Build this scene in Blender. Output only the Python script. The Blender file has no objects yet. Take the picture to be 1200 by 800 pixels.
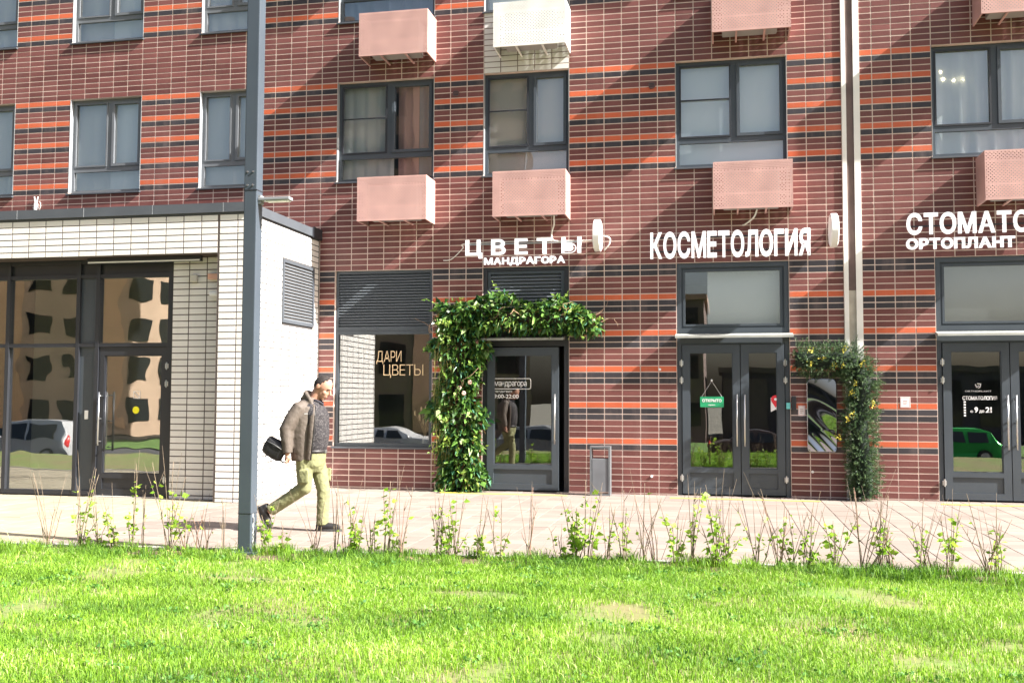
import bpy, bmesh, math, random
import numpy as np
from mathutils import Vector, Matrix

R = math.radians
SC = bpy.context.scene
COL = SC.collection
rng = random.Random(7)

# ------------------------------------------------------------------ camera, sky, sun, exposure
cd = bpy.data.cameras.new("camera")
cam = bpy.data.objects.new("camera", cd)
COL.objects.link(cam)
SC.camera = cam
cd.sensor_fit = 'HORIZONTAL'
cd.sensor_width = 36.0
cd.lens = 1180 / 1200 * 36.0
cd.clip_end = 800
CAM = Vector((2.510, -16.823, 1.577))
_yaw, _pit, _rol = 0.2047, -0.0562, 0.0035
_cy, _sy, _cp, _sp, _cr, _sr = math.cos(_yaw), math.sin(_yaw), math.cos(_pit), math.sin(_pit), math.cos(_rol), math.sin(_rol)
_Rm = np.array([[_cr, -_sr, 0], [_sr, _cr, 0], [0, 0, 1]]) @ np.array([[1, 0, 0], [0, _cp, -_sp], [0, _sp, _cp]]) @ np.array([[_cy, 0, _sy], [0, 1, 0], [-_sy, 0, _cy]])
_b = lambda v: Vector((v[0], v[2], -v[1]))
RIGHT, DOWN, FWD = _b(_Rm[0]), _b(_Rm[1]), _b(_Rm[2])
cam.matrix_world = Matrix(((RIGHT.x, -DOWN.x, -FWD.x, CAM.x), (RIGHT.y, -DOWN.y, -FWD.y, CAM.y), (RIGHT.z, -DOWN.z, -FWD.z, CAM.z), (0, 0, 0, 1)))

SUN = Vector((4.9, -1.0, 3.95)).normalized()          # towards the sun
SUN_EL = math.asin(SUN.z)
SUN_AZ = math.atan2(SUN.x, SUN.y)
w = bpy.data.worlds.new("World")
SC.world = w
w.use_nodes = True
nt = w.node_tree
sky = nt.nodes.new("ShaderNodeTexSky")
sky.sky_type = 'NISHITA'
sky.sun_disc = False
sky.sun_elevation = SUN_EL
sky.sun_rotation = SUN_AZ
sky.air_density = 1.0
sky.dust_density = 5.0
sky.ozone_density = 0.6
nt.nodes["Background"].inputs["Strength"].default_value = 0.060
nt.links.new(sky.outputs[0], nt.nodes["Background"].inputs["Color"])
sl = bpy.data.lights.new("sun", 'SUN')
sl.energy = 5.0
sl.angle = R(0.5)
sl.color = (1.0, 0.965, 0.91)
so = bpy.data.objects.new("sun", sl)
so.rotation_euler = SUN.to_track_quat('Z', 'Y').to_euler()
so.location = (20, -8, 20)
COL.objects.link(so)
SC.view_settings.view_transform = 'Standard'
SC.view_settings.look = 'None'
SC.view_settings.exposure = 1.86
SC.view_settings.gamma = 1
SC.view_settings.use_curve_mapping = False
SC.cycles.use_denoising = True
SC.cycles.max_bounces = 8
SC.cycles.transparent_max_bounces = 24
SC.cycles.caustics_reflective = False
SC.cycles.caustics_refractive = False


def pix(P):
    v = Vector(P) - CAM
    z = v.dot(FWD)
    return 600 + 1180 * v.dot(RIGHT) / z, 400 + 1180 * v.dot(DOWN) / z, z


# ------------------------------------------------------------------ materials
MATS = {}


def nodes(name):
    m = bpy.data.materials.new(name)
    m.use_nodes = True
    t = m.node_tree
    return m, t, t.nodes["Principled BSDF"]


def mk(name, col, rough=0.6, metal=0.0, var=0.0, scale=6.0, bump=0.0, bscale=60.0, spec=0.5, coords='Object', detail=4.0, col2=None):
    """colour with soft noise variation and fine relief"""
    if name in MATS:
        return MATS[name]
    m, t, p = nodes(name)
    p.inputs["Roughness"].default_value = rough
    p.inputs["Metallic"].default_value = metal
    p.inputs["Specular IOR Level"].default_value = spec
    tc = t.nodes.new("ShaderNodeTexCoord")
    if var > 0 or col2:
        n = t.nodes.new("ShaderNodeTexNoise")
        n.inputs["Scale"].default_value = scale
        n.inputs["Detail"].default_value = detail
        t.links.new(tc.outputs[coords], n.inputs["Vector"])
        rp = t.nodes.new("ShaderNodeValToRGB")
        rp.color_ramp.elements[0].position = 0.3
        rp.color_ramp.elements[1].position = 0.7
        a = col2 if col2 else [c * (1 - var) for c in col]
        b = col if col2 else [min(1, c * (1 + var)) for c in col]
        rp.color_ramp.elements[0].color = (*a, 1)
        rp.color_ramp.elements[1].color = (*b, 1)
        t.links.new(n.outputs["Fac"], rp.inputs["Fac"])
        t.links.new(rp.outputs["Color"], p.inputs["Base Color"])
    else:
        p.inputs["Base Color"].default_value = (*col, 1)
    if bump > 0:
        n2 = t.nodes.new("ShaderNodeTexNoise")
        n2.inputs["Scale"].default_value = bscale
        n2.inputs["Detail"].default_value = 3
        t.links.new(tc.outputs[coords], n2.inputs["Vector"])
        bp = t.nodes.new("ShaderNodeBump")
        bp.inputs["Strength"].default_value = bump
        bp.inputs["Distance"].default_value = 0.01
        t.links.new(n2.outputs["Fac"], bp.inputs["Height"])
        t.links.new(bp.outputs["Normal"], p.inputs["Normal"])
    MATS[name] = m
    return m


def mk_brick(name, col, amp, rough=0.42, hue=0.0, stain=0.35, scol=(0.34, 0.25, 0.23)):
    """tile colour that changes from tile to tile: attribute 'rnd' on joined tiles, object random on single ones"""
    m, t, p = nodes(name)
    N, L = t.nodes, t.links
    at = N.new("ShaderNodeAttribute"); at.attribute_name = "rnd"
    oi = N.new("ShaderNodeObjectInfo")
    ad = N.new("ShaderNodeMath"); ad.operation = 'ADD'
    L.new(at.outputs["Fac"], ad.inputs[0]); L.new(oi.outputs["Random"], ad.inputs[1])
    fr = N.new("ShaderNodeMath"); fr.operation = 'FRACT'
    L.new(ad.outputs[0], fr.inputs[0])
    ge = N.new("ShaderNodeNewGeometry")
    n = N.new("ShaderNodeTexNoise"); n.inputs["Scale"].default_value = 1.1; n.inputs["Detail"].default_value = 5
    L.new(ge.outputs["Position"], n.inputs["Vector"])
    n3 = N.new("ShaderNodeTexNoise"); n3.inputs["Scale"].default_value = 45; n3.inputs["Detail"].default_value = 4
    L.new(ge.outputs["Position"], n3.inputs["Vector"])
    mx = N.new("ShaderNodeMath"); mx.operation = 'MULTIPLY_ADD'
    L.new(fr.outputs[0], mx.inputs[0]); mx.inputs[1].default_value = 0.55
    sc_ = N.new("ShaderNodeMath"); sc_.operation = 'MULTIPLY_ADD'
    L.new(n.outputs["Fac"], sc_.inputs[0]); sc_.inputs[1].default_value = 0.7
    sc2 = N.new("ShaderNodeMath"); sc2.operation = 'MULTIPLY_ADD'
    L.new(n3.outputs["Fac"], sc2.inputs[0]); sc2.inputs[1].default_value = 0.45; sc2.inputs[2].default_value = -0.35
    L.new(sc2.outputs[0], sc_.inputs[2])
    L.new(sc_.outputs[0], mx.inputs[2])
    rp = N.new("ShaderNodeValToRGB")
    e = rp.color_ramp.elements
    e[0].position = 0.0; e[1].position = 1.0
    e[0].color = (*[c * (1 - amp) for c in col], 1)
    e[1].color = (min(1, col[0] * (1 + amp)), min(1, col[1] * (1 + amp + hue)), min(1, col[2] * (1 + amp + hue)), 1)
    L.new(mx.outputs[0], rp.inputs["Fac"])
    mp = N.new("ShaderNodeMapping"); mp.inputs["Scale"].default_value = (1.6, 1.6, 0.35)
    L.new(ge.outputs["Position"], mp.inputs[0])
    n4 = N.new("ShaderNodeTexNoise"); n4.inputs["Scale"].default_value = 1.7; n4.inputs["Detail"].default_value = 7; n4.inputs["Roughness"].default_value = 0.68
    L.new(mp.outputs[0], n4.inputs["Vector"])
    r4 = N.new("ShaderNodeValToRGB"); r4.color_ramp.elements[0].position = 0.50; r4.color_ramp.elements[1].position = 0.80
    r4.color_ramp.elements[0].color = (0, 0, 0, 1); r4.color_ramp.elements[1].color = (stain, stain, stain, 1)
    L.new(n4.outputs["Fac"], r4.inputs["Fac"])
    mxc = N.new("ShaderNodeMix"); mxc.data_type = 'RGBA'; mxc.inputs[7].default_value = (*scol, 1)
    L.new(r4.outputs["Color"], mxc.inputs[0]); L.new(rp.outputs["Color"], mxc.inputs[6])
    L.new(mxc.outputs[2], p.inputs["Base Color"])
    p.inputs["Roughness"].default_value = rough
    p.inputs["Specular IOR Level"].default_value = 0.32
    bp = N.new("ShaderNodeBump"); bp.inputs["Strength"].default_value = 0.25; bp.inputs["Distance"].default_value = 0.004
    L.new(n3.outputs["Fac"], bp.inputs["Height"])
    L.new(bp.outputs["Normal"], p.inputs["Normal"])
    MATS[name] = m
    return m


def mk_glass(name, ior=2.0, tint=(0.95, 0.97, 0.97), wave=0.02, wscale=1.2):
    m, t, p = nodes(name)
    N, L = t.nodes, t.links
    N.remove(p)
    out = N["Material Output"]
    tr = N.new("ShaderNodeBsdfTransparent"); tr.inputs[0].default_value = (*tint, 1)
    gl = N.new("ShaderNodeBsdfGlossy"); gl.inputs["Roughness"].default_value = 0.0
    gl.inputs["Color"].default_value = (1, 1, 1, 1)
    lw = N.new("ShaderNodeLayerWeight"); lw.inputs["Blend"].default_value = 0.5
    pw = N.new("ShaderNodeMath"); pw.operation = 'POWER'; pw.inputs[1].default_value = 4.5
    L.new(lw.outputs["Facing"], pw.inputs[0])
    f0 = ((ior - 1) / (ior + 1)) ** 2
    fr = N.new("ShaderNodeMath"); fr.operation = 'MULTIPLY_ADD'; fr.inputs[1].default_value = 1 - f0; fr.inputs[2].default_value = f0
    L.new(pw.outputs[0], fr.inputs[0])
    mx = N.new("ShaderNodeMixShader")
    ge = N.new("ShaderNodeNewGeometry")
    n = N.new("ShaderNodeTexNoise"); n.inputs["Scale"].default_value = wscale; n.inputs["Detail"].default_value = 1.0
    L.new(ge.outputs["Position"], n.inputs["Vector"])
    bp = N.new("ShaderNodeBump"); bp.inputs["Strength"].default_value = 1.0; bp.inputs["Distance"].default_value = wave
    L.new(n.outputs["Fac"], bp.inputs["Height"])
    L.new(bp.outputs["Normal"], gl.inputs["Normal"])
    L.new(fr.outputs[0], mx.inputs[0]); L.new(tr.outputs[0], mx.inputs[1]); L.new(gl.outputs[0], mx.inputs[2])
    L.new(mx.outputs[0], out.inputs["Surface"])
    MATS[name] = m
    return m


def mk_perf(name, col):
    """painted sheet metal with round punched holes"""
    m, t, p = nodes(name)
    N, L = t.nodes, t.links
    p.inputs["Roughness"].default_value = 0.5
    tc = N.new("ShaderNodeTexCoord")
    n = N.new("ShaderNodeTexNoise"); n.inputs["Scale"].default_value = 2.5
    L.new(tc.outputs["Object"], n.inputs["Vector"])
    rp = N.new("ShaderNodeValToRGB")
    n.inputs["Detail"].default_value = 6; rp.color_ramp.elements[0].position = .3; rp.color_ramp.elements[1].position = .7; rp.color_ramp.elements[0].color = (*[c * 0.80 for c in col], 1); rp.color_ramp.elements[1].color = (*[min(1, c * 1.08) for c in col], 1)
    L.new(n.outputs["Fac"], rp.inputs["Fac"]); L.new(rp.outputs["Color"], p.inputs["Base Color"])
    sx = N.new("ShaderNodeSeparateXYZ"); L.new(tc.outputs["Object"], sx.inputs[0])
    ge = N.new("ShaderNodeNewGeometry")
    sn = N.new("ShaderNodeSeparateXYZ"); L.new(ge.outputs["Normal"], sn.inputs[0])

    def M(op, a, b=None, c=None):
        q = N.new("ShaderNodeMath"); q.operation = op
        for i, v in enumerate((a, b, c)):
            if v is None:
                continue
            if isinstance(v, (int, float)):
                q.inputs[i].default_value = v
            else:
                L.new(v, q.inputs[i])
        return q.outputs[0]
    u = M('ADD', sx.outputs[0], sx.outputs[1])
    v = sx.outputs[2]
    P = 0.038
    uu = M('DIVIDE', M('ADD', u, v), P * 1.414)
    vv = M('DIVIDE', M('SUBTRACT', u, v), P * 1.414)
    du = M('SUBTRACT', M('FRACT', uu), 0.5)
    dv = M('SUBTRACT', M('FRACT', vv), 0.5)
    d2 = M('ADD', M('MULTIPLY', du, du), M('MULTIPLY', dv, dv))
    hole = M('LESS_THAN', d2, 0.058)
    # plain borders and a plain band across the sheet (local z from 0 to 0.76)
    b1 = M('GREATER_THAN', v, 0.03)
    b2 = M('LESS_THAN', v, 0.73)
    k1 = M('GREATER_THAN', M('ABSOLUTE', M('SUBTRACT', v, 0.235)), 0.012)
    k2 = M('GREATER_THAN', M('ABSOLUTE', M('SUBTRACT', v, 0.60)), 0.012)
    fac = M('MULTIPLY', M('MULTIPLY', hole, M('MULTIPLY', b1, b2)), M('MULTIPLY', k1, k2))
    tr = N.new("ShaderNodeBsdfTransparent")
    mx = N.new("ShaderNodeMixShader")
    L.new(fac, mx.inputs[0]); L.new(p.outputs[0], mx.inputs[1]); L.new(tr.outputs[0], mx.inputs[2])
    L.new(mx.outputs[0], N["Material Output"].inputs["Surface"])
    MATS[name] = m
    return m


def mk_leaf(name, c1, c2, trans=0.35, rough=0.45, patch=0.0, c3=None, ps=0.9):
    """leaf colour by attribute 'rnd' with light coming through"""
    m, t, p = nodes(name)
    N, L = t.nodes, t.links
    at = N.new("ShaderNodeAttribute"); at.attribute_name = "rnd"
    rp = N.new("ShaderNodeValToRGB")
    rp.color_ramp.elements[0].color = (*c1, 1); rp.color_ramp.elements[1].color = (*c2, 1)
    fac = at.outputs["Fac"]
    if patch > 0:
        ge = N.new("ShaderNodeNewGeometry")
        n = N.new("ShaderNodeTexNoise"); n.inputs["Scale"].default_value = ps; n.inputs["Detail"].default_value = 4
        mp = N.new("ShaderNodeMapping"); mp.inputs["Scale"].default_value = (0.7, 1.4, 0.2)
        L.new(ge.outputs["Position"], mp.inputs[0]); L.new(mp.outputs[0], n.inputs["Vector"])
        q = N.new("ShaderNodeMath"); q.operation = 'MULTIPLY_ADD'
        L.new(n.outputs["Fac"], q.inputs[0]); q.inputs[1].default_value = patch * 2; q.inputs[2].default_value = -patch
        q2 = N.new("ShaderNodeMath"); q2.operation = 'ADD'; q2.use_clamp = True
        L.new(q.outputs[0], q2.inputs[0]); L.new(fac, q2.inputs[1])
        fac = q2.outputs[0]
    if c3:
        e = rp.color_ramp.elements.new(0.93); e.color = (*c2, 1)
        rp.color_ramp.elements[2].color = (*c3, 1)
    L.new(fac, rp.inputs["Fac"])
    L.new(rp.outputs["Color"], p.inputs["Base Color"])
    p.inputs["Roughness"].default_value = rough
    tl = N.new("ShaderNodeBsdfTranslucent")
    L.new(rp.outputs["Color"], tl.inputs[0])
    mx = N.new("ShaderNodeMixShader"); mx.inputs[0].default_value = trans
    L.new(p.outputs[0], mx.inputs[1]); L.new(tl.outputs[0], mx.inputs[2])
    L.new(mx.outputs[0], N["Material Output"].inputs["Surface"])
    MATS[name] = m
    return m


BROWN = mk_brick("brown_tile", (0.152, 0.052, 0.047), 0.44, hue=0.16, stain=0.24, scol=(0.28, 0.17, 0.15))
ORANGE = mk_brick("orange_tile", (0.50, 0.112, 0.050), 0.22)
DARK = mk_brick("dark_tile", (0.040, 0.036, 0.042), 0.40)
WHITE_T = mk_brick("white_tile", (0.70, 0.685, 0.66), 0.05, rough=0.35, stain=0.30, scol=(0.50, 0.46, 0.40))
PAVER = mk_brick("paver_stone", (0.25, 0.205, 0.178), 0.22, rough=0.85, stain=0.5, scol=(0.17, 0.14, 0.12))
PAVER_C = mk_brick("paver_cream", (0.305, 0.268, 0.195), 0.16, rough=0.85, stain=0.4, scol=(0.20, 0.17, 0.12))
GROUT = mk("grout", (0.62, 0.50, 0.44), 0.9, var=0.12, scale=3)
GROUT_D = mk("grout_grey", (0.20, 0.16, 0.14), 0.9, var=0.15, scale=3)
FRAME = mk("anthracite_frame", (0.052, 0.064, 0.078), 0.42, var=0.10, scale=2.0)
FRAME_D = mk("dark_frame", (0.022, 0.024, 0.030), 0.45, var=0.1, scale=2.0)
FASCIA = mk("fascia_metal", (0.075, 0.085, 0.10), 0.5, var=0.12, scale=1.5)
TRIM = mk("pale_trim_metal", (0.32, 0.34, 0.36), 0.5, var=0.08, scale=3)
STEEL = mk("brushed_steel", (0.55, 0.56, 0.57), 0.3, metal=0.9)
WHITE = mk("white_plastic", (0.80, 0.80, 0.79), 0.45)
PINK = mk_perf("pink_perforated_sheet", (0.55, 0.335, 0.305))
WHITEP = mk_perf("white_perforated_sheet", (0.80, 0.79, 0.76))
PINK_S = mk("pink_sheet", (0.53, 0.325, 0.295), 0.5, var=0.06, scale=3)
WHITE_S = mk("white_sheet", (0.78, 0.77, 0.74), 0.5, var=0.05, scale=3)
CONC = mk("concrete", (0.42, 0.40, 0.37), 0.9, var=0.15, scale=4, bump=0.2)
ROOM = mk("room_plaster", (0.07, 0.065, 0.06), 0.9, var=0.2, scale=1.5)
SAGE = mk("sage_plaster", (0.40, 0.40, 0.31), 0.9, var=0.06, scale=1.5)
GLASS = mk_glass("window_glass", 2.15, wave=0.0035, wscale=1.6)
GLASS_W = mk_glass("wavy_shop_glass", 3.0, wave=0.0024, wscale=1.7)
GLASS_S = mk_glass("shop_glass", 2.4, wave=0.0012, wscale=1.3)


# ------------------------------------------------------------------ mesh helpers
class MB:
    def __init__(s):
        s.v = []; s.f = []

    def box(s, x0, x1, y0, y1, z0, z1):
        b = len(s.v)
        s.v += [(x0, y0, z0), (x1, y0, z0), (x1, y1, z0), (x0, y1, z0), (x0, y0, z1), (x1, y0, z1), (x1, y1, z1), (x0, y1, z1)]
        s.f += [(b, b + 3, b + 2, b + 1), (b + 4, b + 5, b + 6, b + 7), (b, b + 1, b + 5, b + 4), (b + 1, b + 2, b + 6, b + 5), (b + 2, b + 3, b + 7, b + 6), (b + 3, b, b + 4, b + 7)]
        return s

    def cbox(s, x0, x1, y0, y1, z0, z1, c=0.006):
        """box with chamfered vertical and front edges"""
        bm = bmesh.new()
        bmesh.ops.create_cube(bm, size=1)
        for v in bm.verts:
            v.co = Vector((x0 + (v.co.x + .5) * (x1 - x0), y0 + (v.co.y + .5) * (y1 - y0), z0 + (v.co.z + .5) * (z1 - z0)))
        bmesh.ops.bevel(bm, geom=list(bm.edges), offset=c, segments=2, affect='EDGES', profile=0.6)
        s.bm(bm)
        return s

    def bm(s, bm, mat=None):
        b = len(s.v)
        bm.verts.index_update()
        for v in bm.verts:
            s.v.append(tuple(mat @ v.co) if mat else tuple(v.co))
        for f in bm.faces:
            s.f.append(tuple(b + v.index for v in f.verts))
        bm.free()
        return s

    def quad(s, a, b, c, d):
        n = len(s.v); s.v += [a, b, c, d]; s.f.append((n, n + 1, n + 2, n + 3)); return s

    def ring(s, x0, x1, z0, z1, t, y0, y1):
        """rectangular frame in the x-z plane, butted members"""
        s.box(x0, x0 + t, y0, y1, z0, z1); s.box(x1 - t, x1, y0, y1, z0, z1)
        s.box(x0 + t, x1 - t, y0, y1, z0, z0 + t); s.box(x0 + t, x1 - t, y0, y1, z1 - t, z1)
        return s

    def tube(s, pts, rad, n=6, cap=True):
        """rad: number, list of numbers or list of (a, b)"""
        pts = [Vector(p) for p in pts]
        m = len(pts)
        if not isinstance(rad, (list, tuple)):
            rad = [rad] * m
        b0 = len(s.v)
        up = None
        for i, p in enumerate(pts):
            d = (pts[min(i + 1, m - 1)] - pts[max(i - 1, 0)])
            d = d.normalized() if d.length > 1e-9 else Vector((0, 0, 1))
            if up is None:
                up = Vector((0, 1, 0)) if abs(d.y) < 0.9 else Vector((1, 0, 0))
            a = d.cross(up)
            if a.length < 1e-6:
                a = d.cross(Vector((1, 0, 0)))
            a.normalize()
            bq = a.cross(d).normalized()
            up = bq
            r = rad[i]
            ra, rb = (r if isinstance(r, (tuple, list)) else (r, r))
            for k in range(n):
                t = 2 * math.pi * k / n
                q = p + a * (math.cos(t) * ra) + bq * (math.sin(t) * rb)
                s.v.append(tuple(q))
        for i in range(m - 1):
            for k in range(n):
                k2 = (k + 1) % n
                s.f.append((b0 + i * n + k, b0 + i * n + k2, b0 + (i + 1) * n + k2, b0 + (i + 1) * n + k))
        if cap:
            s.f.append(tuple(b0 + k for k in reversed(range(n))))
            s.f.append(tuple(b0 + (m - 1) * n + k for k in range(n)))
        return s

    def ball(s, c, rx, ry, rz, seg=12, rot=None):
        bm = bmesh.new()
        bmesh.ops.create_uvsphere(bm, u_segments=seg, v_segments=max(6, seg * 2 // 3), radius=1)
        M_ = Matrix.Translation(Vector(c)) @ (rot.to_4x4() if rot else Matrix.Identity(4)) @ Matrix.Diagonal((rx, ry, rz, 1))
        s.bm(bm, M_)
        return s

    def build(s, name, mat, parent=None, smooth=False):
        me = bpy.data.meshes.new(name)
        me.from_pydata(s.v, [], s.f)
        me.update()
        return link(name, me, mat, parent, smooth)


def link(name, me, mat, parent=None, smooth=False):
    if mat is not None and len(me.materials) == 0:
        me.materials.append(mat)
    if smooth:
        me.polygons.foreach_set("use_smooth", [True] * len(me.polygons))
    o = bpy.data.objects.new(name, me)
    COL.objects.link(o)
    if parent is not None:
        o.parent = parent
    return o


def empty(name, loc=(0, 0, 0), label=None, cat=None, group=None):
    o = bpy.data.objects.new(name, None)
    o.location = loc
    o.empty_display_size = 0.2
    COL.objects.link(o)
    tag(o, label, cat, group)
    return o


def tag(o, label=None, cat=None, group=None, kind=None):
    if label: o["label"] = label
    if cat: o["category"] = cat
    if group: o["group"] = group
    if kind: o["kind"] = kind
    return o


def setattr_rnd(me, vals):
    a = me.attributes.new("rnd", 'FLOAT', 'POINT')
    a.data.foreach_set("value", np.asarray(vals, dtype=np.float32))


def np_mesh(name, verts, tris, mat, rnd=None, parent=None, nper=3):
    me = bpy.data.meshes.new(name)
    nv, nf = len(verts), len(tris)
    me.vertices.add(nv); me.vertices.foreach_set("co", np.asarray(verts, dtype=np.float32).ravel())
    me.loops.add(nf * nper); me.loops.foreach_set("vertex_index", np.asarray(tris, dtype=np.int32).ravel())
    me.polygons.add(nf)
    me.polygons.foreach_set("loop_start", np.arange(0, nf * nper, nper, dtype=np.int32))
    me.polygons.foreach_set("loop_total", np.full(nf, nper, dtype=np.int32))
    me.update(calc_edges=True)
    if rnd is not None:
        setattr_rnd(me, rnd)
    return link(name, me, mat, parent)


def dup(o, loc=None, parent=None):
    c = o.copy()
    COL.objects.link(c)
    c.parent = parent
    if loc is not None:
        c.location = loc
    for ch in list(o.children):
        dup(ch, None, c)
    return c


# ------------------------------------------------------------------ lettering
_fc = bpy.data.curves.new("glyph", 'FONT')
_fo = bpy.data.objects.new("glyph", _fc)
COL.objects.link(_fo)


def glyph(ch, depth=0.02, weight=0.0, bev=0.0):
    _fc.body = ch
    _fc.size = 1.0
    _fc.extrude = depth
    _fc.offset = min(weight, 0.0)
    _fc.bevel_depth = max(weight, 0.0)
    _fc.bevel_resolution = 1
    _fc.resolution_u = 6
    dg = bpy.context.evaluated_depsgraph_get()
    dg.update()
    me = bpy.data.meshes.new_from_object(_fo.evaluated_get(dg))
    return me


def word(text, X0, X1, Z0, Z1, Y, depth, mat, parent, weight=0.03, gap=0.09, name="letter", join=False, space=0.3, origin=(0, 0, 0), slant=0.0):
    """text in the x-z plane facing -y, fitted between X0..X1 and cap height Z0..Z1"""
    H = glyph("Н", 0.01, weight)
    hz = [v.co.y for v in H.vertices]
    h0, h1 = min(hz), max(hz)
    gl = []
    adv = 0.0
    for ch in text:
        if ch == ' ':
            adv += space
            continue
        me = glyph(ch, 0.5, weight)
        xs = [v.co.x for v in me.vertices]
        a, b = min(xs), max(xs)
        gl.append((ch, me, adv - a))
        adv += (b - a) + gap
    adv -= gap
    sx = (X1 - X0) / adv
    sz = (Z1 - Z0) / (h1 - h0)
    res = []
    JV, JF = [], []
    for ch, me, off in gl:
        vs = [((v.co.x + off) * sx + X0 + slant * (v.co.y - h0) * sz - origin[0], Y - (v.co.z) * depth - origin[1], (v.co.y - h0) * sz + Z0 - origin[2]) for v in me.vertices]
        if join:
            b = len(JV)
            JV += vs
            JF += [tuple(b + i for i in p.vertices) for p in me.polygons]
        else:
            q = bpy.data.meshes.new(name)
            q.from_pydata(vs, [], [tuple(p.vertices) for p in me.polygons])
            q.update()
            res.append(link(name, q, mat, parent))
    if join:
        q = bpy.data.meshes.new(name)
        q.from_pydata(JV, [], JF)
        q.update()
        res.append(link(name, q, mat, parent))
    return res


# ------------------------------------------------------------------ tile walls
TILE_MESH = {}
TT = 0.003   # tile thickness


def tile_mesh(wd, ht, mat, t=TT, ch=0.0012):
    key = (round(wd, 3), round(ht, 3), mat.name)
    if key in TILE_MESH:
        return TILE_MESH[key]
    a, b = wd / 2, ht / 2
    v = [(-a, 0, -b), (a, 0, -b), (a, 0, b), (-a, 0, b), (-a, -t + ch, -b), (a, -t + ch, -b), (a, -t + ch, b), (-a, -t + ch, b),
         (-a + ch, -t, -b + ch), (a - ch, -t, -b + ch), (a - ch, -t, b - ch), (-a + ch, -t, b - ch)]
    f = [(8, 9, 10, 11)]
    for i in range(4):
        j = (i + 1) % 4
        f.append((i, j, 4 + j, 4 + i)); f.append((4 + i, 4 + j, 8 + j, 8 + i))
    me = bpy.data.meshes.new("brick")
    me.from_pydata(v, [], f)
    me.update()
    me.materials.append(mat)
    TILE_MESH[key] = (me, np.array(v), f)
    return TILE_MESH[key]


def lay_tiles(tiles, parent, nsingle, stuffname, name="brick"):
    """tiles: list of (side, cx, cy, cz, w, h, mat); the largest in view become objects, the rest one mesh per material"""
    sc = []
    for i, t in enumerate(tiles):
        px, py, z = pix((t[1], t[2], t[3]))
        vis = 0 < px < 1200 and 0 < py < 800
        k = (t[4] / z) if vis else 0
        if t[0] == 1:
            k *= 0.45
        if t[4] < 0.2:
            k *= 0.4
        sc.append((-k, i))
    sc.sort()
    single = set(i for _, i in sc[:nsingle])
    joined = {}
    r = random.Random(3)
    for i, (side, cx, cy, cz, wd, ht, mat) in enumerate(tiles):
        me, va, fa = tile_mesh(wd, ht, mat)
        jz = r.uniform(-0.0012, 0.0012); jy = r.uniform(-0.0006, 0.0006)
        if i in single:
            o = bpy.data.objects.new(name, me)
            COL.objects.link(o)
            o.parent = parent
            o.location = (cx + (jy if side == 1 else 0), cy + (jy if side == 0 else 0), cz + jz)
            if side == 1:
                o.rotation_euler.z = math.pi / 2
        else:
            J = joined.setdefault(mat.name, [[], [], []])
            v = va.copy()
            v[:, 1] += jy
            if side == 1:
                v = np.stack([-v[:, 1], v[:, 0], v[:, 2]], 1)
            v = v + np.array([cx, cy, cz + jz])
            b = sum(len(q) for q in J[0])
            J[0].append(v)
            J[1] += [tuple(b + k for k in f) for f in fa]
            J[2] += [r.random()] * len(va)
    objs = []
    # one stuff mesh with several materials
    V, F, RN, MI, mats = [], [], [], [], []
    off = 0
    for nm, J in joined.items():
        mats.append(bpy.data.materials[nm])
        vv = np.concatenate(J[0])
        V.append(vv)
        F += [tuple(off + k for k in f) for f in J[1]]
        MI += [len(mats) - 1] * len(J[1])
        RN += J[2]
        off += len(vv)
    if V:
        me = bpy.data.meshes.new(stuffname)
        me.from_pydata(np.concatenate(V).tolist(), [], F)
        me.update()
        for m_ in mats:
            me.materials.append(m_)
        me.polygons.foreach_set("material_index", MI)
        setattr_rnd(me, RN)
        o = link(stuffname, me, None, parent)
        tag(o, kind="stuff")
        objs.append(o)
    return objs


CW, RH, KG = 0.30, 0.10, 83.2
X_ = lambda c: c * CW
Z_ = lambda k: (KG - k) * RH
JT = 0.0155

# =================================================================== the ground
G = MB()
LAWN_Y0, LAWN_S = -6.93, 0.055      # lawn edge: y = LAWN_Y0 + LAWN_S*min(x-1.3,0)


def edge_y(x):
    return LAWN_Y0 + (LAWN_S * (x - 1.3) if x < 1.3 else 0.012 * (x - 1.3))


gx = np.linspace(-60, 60, 61)
gy = [-140, -60, -34, -31, -22.5, -22.4, -20, -18, -15]
LAWN = mk("lawn_soil", (0.12, 0.20, 0.035), 0.95, col2=(0.20, 0.15, 0.08), scale=1.3, bump=0.5, bscale=30, coords='Object')
ASPH = mk("asphalt", (0.055, 0.055, 0.058), 0.9, var=0.2, scale=8, bump=0.3, bscale=90)


def ground_z(x, y):
    if y > -13.4:
        return 0.0
    if y > -16.7:
        t = (-13.4 - y) / 3.3
        return -1.0 * (3 * t * t - 2 * t * t * t)
    return -1.0


def sheet(name, xs, ys, zf, mat):
    b = MB()
    nx = len(xs)
    for y in ys:
        for x in xs:
            yy = y(x) if callable(y) else y
            b.v.append((x, yy, zf(x, yy)))
    for j in range(len(ys) - 1):
        for i in range(nx - 1):
            b.f.append((j * nx + i, j * nx + i + 1, (j + 1) * nx + i + 1, (j + 1) * nx + i))
    return b.build(name, mat)


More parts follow.
